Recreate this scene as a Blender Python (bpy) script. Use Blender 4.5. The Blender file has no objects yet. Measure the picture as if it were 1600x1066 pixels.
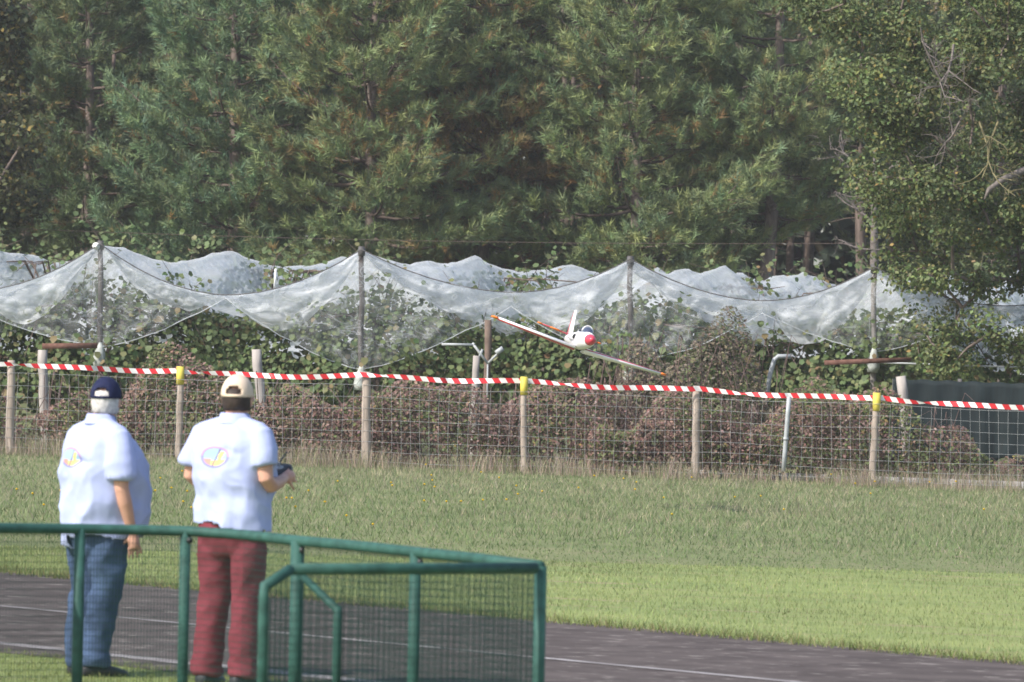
import bpy, math, random
import numpy as np
from mathutils import Vector, Matrix, noise as mnoise
rng = np.random.default_rng(7); random.seed(7)
sc = bpy.context.scene
COL = sc.collection
# ------------------------------------------------------------------ camera, sky, sun, exposure
F = 8000.0                       # focal length in pixels of the 1600 px wide photograph
HC = 2.14                        # eye height
ROLL = math.radians(1.2); SLOPE = math.tan(math.radians(0.9)); PITCH = 28 / F
cu = Vector((math.cos(ROLL), 0, math.sin(ROLL))); cv = Vector((-math.sin(ROLL), 0, math.cos(ROLL)))
Rp = Matrix.Rotation(-PITCH, 3, 'X')
CU, CV, CF = Rp @ cu, Rp @ cv, Rp @ Vector((0, 1, 0))
cam_d = bpy.data.cameras.new('camera'); cam = bpy.data.objects.new('camera', cam_d); COL.objects.link(cam)
M = Matrix((CU, CV, -CF)).transposed().to_4x4(); M.translation = (0, 0, HC); cam.matrix_world = M
cam_d.sensor_width = 36; cam_d.lens = F / 1600 * 36; cam_d.clip_start = 0.5; cam_d.clip_end = 3000
cam_d.dof.use_dof = True; cam_d.dof.focus_distance = 58; cam_d.dof.aperture_fstop = 7.0
sc.camera = cam
SUN = Vector((-0.60, -0.46, 0.66)).normalized()
w = bpy.data.worlds.new('World'); sc.world = w; w.use_nodes = True
nt = w.node_tree; bg = nt.nodes['Background']; sky = nt.nodes.new('ShaderNodeTexSky')
sky.sky_type = 'NISHITA'; sky.sun_disc = False
sky.sun_elevation = math.asin(SUN.z); sky.sun_rotation = math.atan2(SUN.x, SUN.y)
sky.dust_density = 2.0
nt.links.new(sky.outputs[0], bg.inputs[0]); bg.inputs[1].default_value = 0.14
sd = bpy.data.lights.new('sun', 'SUN'); so = bpy.data.objects.new('sun', sd); COL.objects.link(so)
sd.energy = 3.6; sd.angle = math.radians(0.8); sd.color = (1, 0.95, 0.87)
so.rotation_euler = (-SUN).to_track_quat('-Z', 'Y').to_euler(); so.location = (-20, -10, 40)
sc.view_settings.view_transform = 'Standard'; sc.view_settings.look = 'None'
sc.view_settings.exposure = 0.72; sc.view_settings.gamma = 1
sc.render.engine = 'CYCLES'; sc.cycles.use_denoising = True; sc.cycles.filter_width = 1.6
sc.cycles.transparent_max_bounces = 24; sc.cycles.max_bounces = 8

# ------------------------------------------------------------------ pixel -> place helpers
def ray(px, py):
    return CF + CU * ((px - 800) / F) + CV * ((533 - py) / F)
def P(px, py, Y):                 # point at depth Y
    d = ray(px, py); k = Y / d.y
    return Vector((d.x * k, Y, HC + d.z * k))
def G(px, py, h=0.0):             # point on the ground sheet (raised by h)
    d = ray(px, py); k = (h - HC) / (d.z + SLOPE * d.x)
    return Vector((d.x * k, d.y * k, HC + d.z * k))
def PV(px, py, A, B):             # point on the upright plane through A and B
    n = Vector((B.y - A.y, A.x - B.x, 0)); d = ray(px, py); c = Vector((0, 0, HC))
    k = n.dot(A - c) / n.dot(d)
    return c + d * k
def gz(x): return -SLOPE * x
def onground(px, Y): p = P(px, 600, Y); return Vector((p.x, Y, gz(p.x)))

# ------------------------------------------------------------------ mesh helpers
def np_mesh(name, V, T, mat, parent=None, cols=None, smooth=False, loc=None):
    V = np.asarray(V, np.float32).reshape(-1, 3); T = np.asarray(T, np.int32)
    k = T.shape[1]; me = bpy.data.meshes.new(name)
    me.vertices.add(len(V)); me.vertices.foreach_set('co', V.ravel())
    me.loops.add(T.size); me.loops.foreach_set('vertex_index', T.ravel())
    me.polygons.add(len(T)); me.polygons.foreach_set('loop_start', np.arange(0, T.size, k, dtype=np.int32))
    if smooth: me.polygons.foreach_set('use_smooth', np.ones(len(T), bool))
    me.update(calc_edges=True)
    if cols is not None:
        a = me.color_attributes.new('Col', 'FLOAT_COLOR', 'POINT')
        c = np.ones((len(V), 4), np.float32); c[:, :3] = cols; a.data.foreach_set('color', c.ravel())
    me.materials.append(mat)
    return link(name, me, parent, loc)
def link(name, me, parent=None, loc=None):
    o = bpy.data.objects.new(name, me); COL.objects.link(o)
    if parent is not None: o.parent = parent
    if loc is not None: o.location = loc
    return o
def thing(name, label, cat, loc=(0, 0, 0), rz=0.0, group=None):
    o = bpy.data.objects.new(name, None); COL.objects.link(o); o.location = loc; o.rotation_euler = (0, 0, rz)
    o.empty_display_size = 0.2
    return tag(o, label, cat, group)
def tag(o, label, cat, group=None, kind=None):
    o['label'] = label; o['category'] = cat
    if group: o['group'] = group
    if kind: o['kind'] = kind
    return o
def structure(o): o['kind'] = 'structure'; return o
def stuff(o): o['kind'] = 'stuff'; return o

class MB:                          # triangle collector
    def __init__(s): s.V = []; s.T = []; s.n = 0; s.C = []
    def add(s, V, T, col=None):
        V = np.asarray(V, float).reshape(-1, 3); s.V.append(V); s.T.append(np.asarray(T, int) + s.n); s.n += len(V)
        s.C.append(np.tile(col if col is not None else (1, 1, 1), (len(V), 1)))
        return s
    def build(s, name, mat, parent=None, smooth=True, loc=None, cols=False):
        V = np.vstack(s.V)
        if loc is not None: V = V - np.array(loc)
        return np_mesh(name, V, np.vstack(s.T), mat, parent, np.vstack(s.C) if cols else None, smooth, loc)
    def tube(s, pts, rad, n=8, cap=True, col=None):
        V, T = tube(pts, rad, n, cap); return s.add(V, T, col)
    def box(s, c, sx, sy, sz, R=None, col=None):
        v = np.array([(x, y, z) for x in (-.5, .5) for y in (-.5, .5) for z in (-.5, .5)]) * (sx, sy, sz)
        if R is not None: v = v @ np.array(R).T
        q = [(0, 1, 3, 2), (4, 6, 7, 5), (0, 4, 5, 1), (2, 3, 7, 6), (0, 2, 6, 4), (1, 5, 7, 3)]
        return s.add(v + np.array(c), [t for a in q for t in ((a[0], a[1], a[2]), (a[0], a[2], a[3]))], col)
    def loft(s, rings, col=None, cap=True):
        V, T = loft(rings, cap); return s.add(V, T, col)
    def ball(s, c, r, n=14, m=10, R=None, col=None):
        rings = []
        for i in range(m + 1):
            a = math.pi * (i + .001) / (m + .002)
            t = np.linspace(0, 2 * math.pi, n, endpoint=False)
            v = np.stack([np.sin(a) * np.cos(t), np.sin(a) * np.sin(t), -np.full(n, math.cos(a))], 1) * r
            if R is not None: v = v @ np.array(R).T
            rings.append(v + np.array(c))
        return s.loft(rings, col)
def tube(pts, rad, n=8, cap=True):
    pts = np.array([tuple(p) for p in pts], float); k = len(pts)
    rad = np.full(k, rad) if np.isscalar(rad) else np.asarray(rad, float)
    d = np.gradient(pts, axis=0); d /= np.linalg.norm(d, axis=1)[:, None] + 1e-9
    u = np.cross(d[0], (0, 0, 1.0));
    if np.linalg.norm(u) < 1e-3: u = np.array((1.0, 0, 0))
    t = np.linspace(0, 2 * math.pi, n, endpoint=False); rings = []
    for i in range(k):
        u = u - d[i] * u.dot(d[i]); u /= np.linalg.norm(u) + 1e-9; v = np.cross(d[i], u)
        rings.append(pts[i] + rad[i] * (np.cos(t)[:, None] * u + np.sin(t)[:, None] * v))
    return loft(rings, cap)
def loft(rings, cap=True):
    n = len(rings[0]); k = len(rings); V = np.vstack(rings); T = []
    i = np.arange(n); j = (i + 1) % n
    for r in range(k - 1):
        a, b = r * n, (r + 1) * n
        T.append(np.stack([a + i, a + j, b + j], 1)); T.append(np.stack([a + i, b + j, b + i], 1))
    if cap:
        for r, fl in ((0, True), (k - 1, False)):
            c = len(V); V = np.vstack([V, rings[r].mean(0)]); a = r * n
            f = np.stack([np.full(n, c), a + i, a + j], 1); T.append(f[:, ::-1] if fl else f)
    return V, np.vstack(T)
def soup(tv, tf, pos, Rm, scale, cols):      # copies of one template at many places
    n = len(pos); k = len(tv)
    V = np.einsum('nij,kj->nki', Rm * np.asarray(scale).reshape(-1, 1, 1), tv) + np.asarray(pos)[:, None, :]
    T = (np.asarray(tf)[None] + (np.arange(n) * k)[:, None, None]).reshape(-1, np.shape(tf)[1])
    return V.reshape(-1, 3), T, np.repeat(np.asarray(cols), k, axis=0)
def frames(D, spin=None):                     # rotation matrices whose z axis is D
    D = np.asarray(D, float); D = D / (np.linalg.norm(D, axis=1)[:, None] + 1e-9)
    h = np.where(np.abs(D[:, 2:3]) > .9, np.array([[1., 0, 0]]), np.array([[0, 0, 1.]]))
    x = np.cross(h, D); x /= np.linalg.norm(x, axis=1)[:, None]; y = np.cross(D, x)
    a = rng.uniform(0, 2 * np.pi, len(D)) if spin is None else spin
    c, s_ = np.cos(a)[:, None], np.sin(a)[:, None]
    return np.stack([x * c + y * s_, y * c - x * s_, D], 2)
def rdir(n):
    v = rng.normal(size=(n, 3)); return v / np.linalg.norm(v, axis=1)[:, None]
def palette(n, cols, wts, jit=.18):
    c = np.array(cols)[rng.choice(len(cols), n, p=np.array(wts) / sum(wts))]
    return np.clip(c * (1 + rng.normal(0, jit, (n, 1))) * (1 + rng.normal(0, jit * .35, (n, 3))), 0.004, 1)

# ------------------------------------------------------------------ materials
def mat(name, col, rough=.8, var=.15, scale=8.0, spec=.2, bump=0.0, metal=0.0, stretch=(1, 1, 1), col2=None):
    m = bpy.data.materials.new(name); m.use_nodes = True; t = m.node_tree; b = t.nodes['Principled BSDF']
    b.inputs['Roughness'].default_value = rough; b.inputs['Specular IOR Level'].default_value = spec
    b.inputs['Metallic'].default_value = metal
    tc = t.nodes.new('ShaderNodeTexCoord'); mp = t.nodes.new('ShaderNodeMapping'); mp.inputs['Scale'].default_value = stretch
    nz = t.nodes.new('ShaderNodeTexNoise'); nz.inputs['Scale'].default_value = scale; nz.inputs['Detail'].default_value = 6
    t.links.new(tc.outputs['Object'], mp.inputs[0]); t.links.new(mp.outputs[0], nz.inputs['Vector'])
    cr = t.nodes.new('ShaderNodeValToRGB'); c = np.array(col)
    a = c * (1 - var); d = np.array(col2) if col2 is not None else c * (1 + var)
    cr.color_ramp.elements[0].position = .32; cr.color_ramp.elements[1].position = .68
    cr.color_ramp.elements[0].color = (*a, 1); cr.color_ramp.elements[1].color = (*np.clip(d, 0, 1), 1)
    t.links.new(nz.outputs['Fac'], cr.inputs[0]); t.links.new(cr.outputs[0], b.inputs['Base Color'])
    if bump:
        bp = t.nodes.new('ShaderNodeBump'); bp.inputs['Strength'].default_value = bump; bp.inputs['Distance'].default_value = .02
        t.links.new(nz.outputs['Fac'], bp.inputs['Height']); t.links.new(bp.outputs[0], b.inputs['Normal'])
    return m
def leafmat(name, trans=.3, rough=.55, spec=.25):
    m = bpy.data.materials.new(name); m.use_nodes = True; t = m.node_tree; b = t.nodes['Principled BSDF']
    at = t.nodes.new('ShaderNodeAttribute'); at.attribute_name = 'Col'
    t.links.new(at.outputs['Color'], b.inputs['Base Color']); b.inputs['Roughness'].default_value = rough
    b.inputs['Specular IOR Level'].default_value = spec
    tr = t.nodes.new('ShaderNodeBsdfTranslucent'); t.links.new(at.outputs['Color'], tr.inputs[0])
    mx = t.nodes.new('ShaderNodeMixShader'); mx.inputs[0].default_value = trans
    t.links.new(b.outputs[0], mx.inputs[1]); t.links.new(tr.outputs[0], mx.inputs[2])
    t.links.new(mx.outputs[0], t.nodes['Material Output'].inputs[0])
    return m
LEAF = leafmat('leaf'); NEEDLE = leafmat('needle', .15, .6); GRASS = leafmat('grass_blade', .3, .6)
BARK = mat('bark', (.17, .135, .118), .9, .35, 12, .1, .6, stretch=(1, 1, .3))
TWIG = mat('twig', (.13, .10, .085), .9, .3, 10, .1)
DEADWOOD = mat('dead_wood', (.15, .13, .12), .9, .25, 14, .1)
POSTWOOD = mat('post_wood', (.36, .30, .255), .9, .28, 9, .1, .5, stretch=(1, 1, .2))
OLDWOOD = mat('weathered_wood', (.33, .30, .28), .9, .2, 9, .1, .4, stretch=(1, 1, .2))
YELLOW = mat('yellow_plastic', (.60, .50, .09), .5, .1, 6)
WIRE = mat('galvanised_wire', (.34, .35, .35), .5, .15, 30, .4)
PIPE = mat('pale_metal', (.34, .36, .37), .45, .12, 12, .4)
DARKMETAL = mat('dark_metal', (.10, .095, .095), .6, .3, 10, .3)
RUST = mat('rusty_beam', (.13, .07, .055), .85, .3, 12, .1)
GREENPAINT = mat('green_paint', (.030, .086, .072), .6, .25, 16, .2)
MESHWIRE = mat('coated_wire', (.013, .052, .043), .6, .15, 9, .2)
WHITEPAINT = mat('white_paint', (.68, .69, .68), .5, .1, 8)

# ------------------------------------------------------------------ ground
def sheet(name, poly, h, mat_, nx=1):
    V = [(p.x, p.y, gz(p.x) + h) for p in poly]
    me = bpy.data.meshes.new(name); me.from_pydata(V, [], [list(range(len(V)))]); me.materials.append(mat_)
    return structure(link(name, me))
def groundmat(name, a, b, c, s1, s2, stretch=(1, 1, 1), rough=.95):
    m = bpy.data.materials.new(name); m.use_nodes = True; t = m.node_tree; bs = t.nodes['Principled BSDF']
    bs.inputs['Roughness'].default_value = rough; bs.inputs['Specular IOR Level'].default_value = .1
    tc = t.nodes.new('ShaderNodeTexCoord'); mp = t.nodes.new('ShaderNodeMapping'); mp.inputs['Scale'].default_value = stretch
    t.links.new(tc.outputs['Object'], mp.inputs[0]); mixed = None
    n1 = t.nodes.new('ShaderNodeTexNoise'); n1.inputs['Scale'].default_value = s1; n1.inputs['Detail'].default_value = 8
    n2 = t.nodes.new('ShaderNodeTexNoise'); n2.inputs['Scale'].default_value = s2; n2.inputs['Detail'].default_value = 5
    for n in (n1, n2): t.links.new(mp.outputs[0], n.inputs['Vector'])
    r1 = t.nodes.new('ShaderNodeValToRGB'); r1.color_ramp.elements[0].position = .35; r1.color_ramp.elements[1].position = .65
    r1.color_ramp.elements[0].color = (*a, 1); r1.color_ramp.elements[1].color = (*b, 1)
    t.links.new(n1.outputs['Fac'], r1.inputs[0])
    r2 = t.nodes.new('ShaderNodeValToRGB'); r2.color_ramp.elements[0].position = .58; r2.color_ramp.elements[1].position = .70
    t.links.new(n2.outputs['Fac'], r2.inputs[0])
    mx = t.nodes.new('ShaderNodeMixRGB'); mx.inputs[2].default_value = (*c, 1)
    t.links.new(r2.outputs[0], mx.inputs[0]); t.links.new(r1.outputs[0], mx.inputs[1]); t.links.new(mx.outputs[0], bs.inputs['Base Color'])
    return m
GROUND = groundmat('meadow_soil', (.14, .165, .075), (.19, .20, .10), (.22, .19, .12), .8, 3)
sheet('ground', [Vector((-300, -60, 0)), Vector((300, -60, 0)), Vector((300, 500, 0)), Vector((-300, 500, 0))], 0, GROUND)
# runway edges traced, then extended as straight lines
def line_fit(pts):
    q = np.array([tuple(G(*p))[:2] for p in pts]); a, b = np.polyfit(q[:, 0], q[:, 1], 1); return a, b
far_l = line_fit([(0, 895), (115, 903), (294, 921), (542, 940), (831, 971), (900, 980), (1600, 1041)])
near_l = line_fit([(0, 1021), (110, 1027), (169, 1039), (312, 1056)])
mid_l = line_fit([(0, 947), (119, 961), (187, 971), (281, 979), (848, 1027), (900, 1032), (1320, 1066)])
slope_m = (far_l[0] * 2 + mid_l[0]) / 3
def off(l, pts): return np.mean([G(*p).y - slope_m * G(*p).x for p in pts])
Yfar = off(0, [(115, 903), (542, 938), (900, 980), (1300, 1013)]); Ymid = off(0, [(119, 961), (281, 979), (848, 1027)])
Ynear = off(0, [(0, 1021), (169, 1039), (312, 1056)])
rough_e = line_fit([(0, 858), (450, 866), (900, 876), (1600, 900)])
def wav(x, s, a): return a * (mnoise.noise(Vector((x * s, 3.1, 7.7))) + .5 * mnoise.noise(Vector((x * s * 2.7, 9.1, 1.7))))
def band(name, y0, y1, h, mat_, wa=.0, X=60, x0=None):
    xs = np.linspace(-X if x0 is None else x0, X, 400)
    V = []; T = []
    for i, x in enumerate(xs):
        for k, yy in enumerate((y0, y1)):
            y = yy(x) + wav(x + 40 * k, 1.3, wa); V.append((x, y, gz(x) + h))
        if i: a = 2 * i; T.append((a - 2, a, a + 1)); T.append((a - 2, a + 1, a - 1))
    return structure(np_mesh(name, V, T, mat_))
RUNWAY = groundmat('worn_asphalt', (.068, .056, .053), (.108, .090, .085), (.22, .195, .18), 2.2, 7.5, (.8, 1.2, 1))
MOWN = groundmat('mown_turf', (.18, .225, .085), (.24, .275, .105), (.26, .235, .13), .9, 1.7, (.5, 1.8, 1))
fy = lambda d: (lambda x: slope_m * x + d)
ry = lambda x: rough_e[0] * x + rough_e[1]
band('mown_verge', fy(Yfar - .5), ry, .004, MOWN)
band('near_turf', lambda x: 5.0, fy(Ynear + .5), .004, MOWN)
band('runway', fy(Ynear), fy(Yfar), .008, RUNWAY, .16)
LINE = groundmat('faded_white_paint', (.17, .155, .155), (.34, .32, .32), (.12, .11, .115), 2.0, 3.5, (.7, 2, 1))
band('runway_marking', fy(Ymid - .07), fy(Ymid + .07), .012, LINE, .02)
band('runway_marking', fy(Ynear + .62), fy(Ynear + .86), .012, LINE, .08)
KERB = mat('concrete_edging', (.33, .32, .32), .9, .15, 5)

def blades(name, pos, hgt, wid, lean, cols, mat_, label, parent=None, one=False):
    n = len(pos); a = rng.uniform(0, 2 * np.pi, n); side = np.stack([np.cos(a), np.sin(a), np.zeros(n)], 1) * (wid / 2)[:, None]
    b = rng.uniform(0, 2 * np.pi, n); L = np.stack([np.cos(b), np.sin(b), np.zeros(n)], 1) * (lean * hgt)[:, None]
    up = np.array([[0, 0, 1.]]) * hgt[:, None]
    if one: V = np.stack([pos - side, pos + side, pos + up + L], 1).reshape(-1, 3); T = np.arange(3 * n).reshape(-1, 3); return tag(np_mesh(name, V, T, mat_, parent, np.repeat(cols, 3, axis=0)), label, 'grass', kind='stuff')
    V = np.stack([pos - side, pos + side, pos + side * .7 + up * .6 + L * .35, pos - side * .7 + up * .6 + L * .35, pos + up + L], 1).reshape(-1, 3)
    T = (np.array([(0, 1, 2), (0, 2, 3), (3, 2, 4)])[None] + (np.arange(n) * 5)[:, None, None]).reshape(-1, 3)
    o = np_mesh(name, V, T, mat_, parent, np.repeat(cols, 5, axis=0))
    return tag(o, label, 'grass', kind='stuff') if label else stuff(o)
def field(n, x0, x1, ylo, yhi):
    x = rng.uniform(x0, x1, n); lo = np.array([ylo(a) for a in x]); hi = np.array([yhi(a) for a in x])
    y = lo + rng.uniform(0, 1, n) * (hi - lo)
    return np.stack([x, y, gz(x)], 1)
def nz2(p, s, o=0): return np.array([mnoise.noise(Vector((a * s, b * s, o))) for a, b in p[:, :2]])
# rough meadow
p = field(125000, -10.5, 10.5, lambda x: ry(x) - .9, lambda x: 73.6)
u = nz2(p, .45, 3); v = nz2(p, 1.7, 8); w3 = nz2(p * (.5, 1.4, 1), 3.5, 4); e0 = np.array([ry(a) for a in p[:, 0]]); dep = np.clip((p[:, 1] - e0 + .9 + 1.2 * v) / 24, 0, 1)
h = (.016 + .046 * np.clip(dep * 3.0, .0, 1)) * rng.uniform(.6, 1.3, len(p)) * (1 + .6 * u + .4 * v)
stalk = rng.uniform(0, 1, len(p)) < .05 * np.clip(dep * 2, 0, 1); h = np.where(stalk, h * 2.0 + .06, h)
dryp = np.clip(-.10 + .55 * dep + .45 * u + .3 * v + .2 * w3, .02, .8)
dry = (rng.uniform(0, 1, len(p)) < dryp) | stalk
c = np.where(dry[:, None], palette(len(p), [(.35, .32, .20), (.31, .29, .18), (.32, .28, .21)], [4, 3, 2], .08), palette(len(p), [(.165, .23, .09), (.19, .245, .10), (.145, .21, .09)], [3, 3, 2], .07)) * .9 * (1 + .25 * v + .2 * w3)[:, None]
blades('meadow_grass', p, np.clip(h, .015, .35), np.where(stalk, .004, rng.uniform(.006, .013, len(p))), rng.uniform(.2, 1.1, len(p)), c, GRASS, 'tall unmown meadow grass with dry seed stalks before the wire fence', one=True)
# mown strip
p = field(70000, -7, 7.5, fy(Yfar - .12), ry); u = nz2(p, .5, 1); v = nz2(p * (.6, 2.5, 1), 1.2, 5)
c = palette(len(p), [(.215, .265, .10), (.25, .29, .11), (.29, .27, .15)], [4, 4, 1.2], .1) * (1 + .3 * u + .28 * v)[:, None]
blades('mown_grass', p, rng.uniform(.02, .05, len(p)), rng.uniform(.004, .009, len(p)), rng.uniform(.1, .9, len(p)), c, GRASS, 'short bright mown grass along the far side of the runway', one=True)
# straggling turf on the runway edge and turf at the pilots' feet
p = field(9000, -6, 6.5, fy(Yfar - .35), fy(Yfar + .25))
c = palette(len(p), [(.15, .19, .05), (.27, .23, .12), (.11, .15, .045)], [4, 3, 2])
blades('edge_grass', p, rng.uniform(.03, .09, len(p)), rng.uniform(.004, .009, len(p)), rng.uniform(.2, .9, len(p)), c, GRASS, 'ragged grass fringe creeping over the far runway edge', one=True)
p = field(30000, -4.2, 1.5, lambda x: 27.2, fy(Ynear + .25)); c = palette(len(p), [(.19, .235, .07), (.22, .265, .08), (.24, .23, .11)], [4, 4, .8])
blades('near_grass', p, rng.uniform(.015, .045, len(p)), rng.uniform(.003, .006, len(p)), rng.uniform(.1, .9, len(p)), c, GRASS, 'bright short turf under the feet of the two men', one=True)
# dry grass at the fence foot
p = field(26000, -10, 10.5, lambda x: 72.2, lambda x: 75.0); u = nz2(p, .9, 12)
keep = rng.uniform(0, 1, len(p)) < np.clip(.55 + 1.1 * u, .1, 1); p = p[keep]; u = u[keep]
c = palette(len(p), [(.37, .30, .235), (.31, .25, .20), (.18, .20, .09)], [4, 3, 3])
blades('fence_foot_grass', p, rng.uniform(.08, .32, len(p)) * (1 + .8 * u), rng.uniform(.004, .008, len(p)), rng.uniform(.1, .6, len(p)), c, GRASS, 'long dry straw grass standing along the foot of the wire fence')
# yellow flowers
fl = [(r_, y_) for r_, y_ in zip(rng.uniform(-20, 1620, 70), 722 + 105 * rng.beta(1.2, 1.6, 70))]
mb = MB()
for a, b in fl:
    q = G(a, b + 22, .0) if b < 745 else G(a, b + 12); q.z = gz(q.x)
    hh = random.uniform(.10, .2); mb.tube([(q.x, q.y, q.z), (q.x + .01, q.y, q.z + hh)], .002, 3, col=(.1, .15, .04))
    t = np.linspace(0, 2 * np.pi, 9)[:-1]; R = .022 + .012 * random.random()
    V = [(q.x + .01, q.y, q.z + hh + .008)] + [(q.x + .01 + R * math.cos(k) * (1 if i % 2 else .7), q.y + R * math.sin(k) * (1 if i % 2 else .7), q.z + hh + .012) for i, k in enumerate(t)]
    mb.add(V, [(0, i + 1, (i + 1) % 8 + 1) for i in range(8)], (.72, .52, .02)); mb.ball((q.x + .01, q.y, q.z + hh + .01), .012, 6, 4, col=(.7, .48, .02))
tag(mb.build('yellow_flowers', LEAF, cols=True, smooth=False), 'scattered small yellow flowers in the meadow grass', 'flowers', kind='stuff')

# ------------------------------------------------------------------ wire fence, tape
FB = [(-255, 702, -255, 552), (15, 712, 18, 563), (279, 718, 282, 575), (571, 729, 573, 581), (818, 740, 819, 591), (1087, 744, 1088, 603), (1362, 760, 1370, 616), (1632, 772, 1634, 631)]
fb = [G(a, b) for a, b, _, _ in FB]
YF = np.mean([q.y for q in fb])
def fence_y(x): return float(np.interp(x, [q.x for q in fb], [YF + .35 * (q.y - YF) for q in fb]))
fence = thing('wire_fence', 'square mesh stock fence on pale round wooden posts along the meadow', 'fence', (0, YF, 0))
tops = []
for i, (a, b, tx, ty) in enumerate(FB):
    Y = fence_y(G(a, b).x); A = P(a, b, Y); A.z = gz(A.x) - .05; B = P(tx, ty, Y)
    capd = i in (2, 4, 6); r = [.058, .06, .05, .068, .048, .06, .05, .055][i]
    mb = MB(); k = 9; pts = [A.lerp(B, j / k) + Vector((random.uniform(-.008, .008), 0, 0)) for j in range(k + 1)]
    mb.tube(pts, [r * (1.05 - .12 * j / k) * random.uniform(.95, 1.05) for j in range(k + 1)], 10)
    po = mb.build('post', POSTWOOD, fence, loc=(A.x, A.y, A.z)); po.location = Vector(po.location) - Vector((0, YF, 0))
    if capd:
        mb = MB(); C = B - Vector((0, 0, .24)); mb.tube([C, C.lerp(B, .5), B + Vector((0, 0, .02))], [r * 1.12, r * 1.14, r * 1.12], 20)
        o = mb.build('post_sleeve', YELLOW, po, smooth=False); o.location = -(Vector((A.x, A.y, A.z)))
    tops.append(B)
mb = MB(); xs = np.arange(fb[0].x, fb[-1].x, .14)
hz = [.10, .24, .38, .53, .68, .84, 1.0, 1.17]
for x in xs:
    y = fence_y(x) - .065; q = [(x + .02 * math.sin(3 * x + z * 2), y, gz(x) + z) for z in (hz[0], .45, .8, hz[-1])]; mb.tube(q, .0022, 3, False)
for z in hz:
    q = [(x, fence_y(x) - .065, gz(x) + z + .012 * math.sin(x * 1.7 + z * 5) - .015 * math.sin(math.pi * ((x - fb[0].x) / 2.5 % 1))) for x in np.arange(fb[0].x, fb[-1].x, .2)]
    mb.tube(q, .0028 if z not in (.1, 1.17) else .0035, 3, False)
stuff(mb.build('wire_mesh', WIRE, fence, smooth=False, loc=(0, YF, 0))).location = (0, 0, 0)
# red and white tape along the post tops
TR, TW = mat('tape_red', (.62, .035, .045), .45, .05, 5), mat('tape_white', (.82, .80, .80), .45, .03, 5)
tp = []
for i in range(len(tops) - 1):
    A, B = tops[i], tops[i + 1]; n = 60
    for j in range(n):
        f = j / n; q = A.lerp(B, f); q.z += -.035 * 4 * f * (1 - f) * random.Random(i).uniform(.6, 1.3) - .045 - .01 * math.sin(9 * f + i); oa, ob_ = [(.075 if k_ in (2, 4, 6) else -.085) for k_ in (i, i + 1)]; q.y = fence_y(q.x) + (oa if f < .5 else ob_) * abs(2 * f - 1) ** .25
        tp.append(q)
tp = np.array(tp); sl = np.concatenate([[0], np.cumsum(np.linalg.norm(np.diff(tp, axis=0), axis=1))])
me = bpy.data.meshes.new('barrier_tape'); V = []; Fc = []; mi = []
def tp_at(s): return np.array([np.interp(s, sl, tp[:, k]) for k in range(3)])
ss = np.arange(.1, sl[-1] - .1, .048); W = .072; SL = .045
for i, s in enumerate(ss):
    tw = .5 + .5 * math.cos(min(1, abs(((s / 2.65) % 1) - .5) * 2) ** 6 * 2.1)
    a = tp_at(s - SL / 2); b = tp_at(s + SL / 2); wv = .012 * math.sin(s * 4.3)
    V += [(a[0], a[1] + wv, a[2] + W * tw / 2 + .0), (b[0], b[1] - wv, b[2] - W * tw / 2)]
    if i: k = 2 * i; Fc.append((k - 2, k - 1, k + 1, k)); mi.append(0 if (i // 2) % 2 else 1)
me.from_pydata(V, [], Fc); me.materials.append(TR); me.materials.append(TW); me.polygons.foreach_set('material_index', mi)
tag(link('barrier_tape', me), 'red and white striped barrier tape strung along the fence post tops', 'tape')

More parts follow.
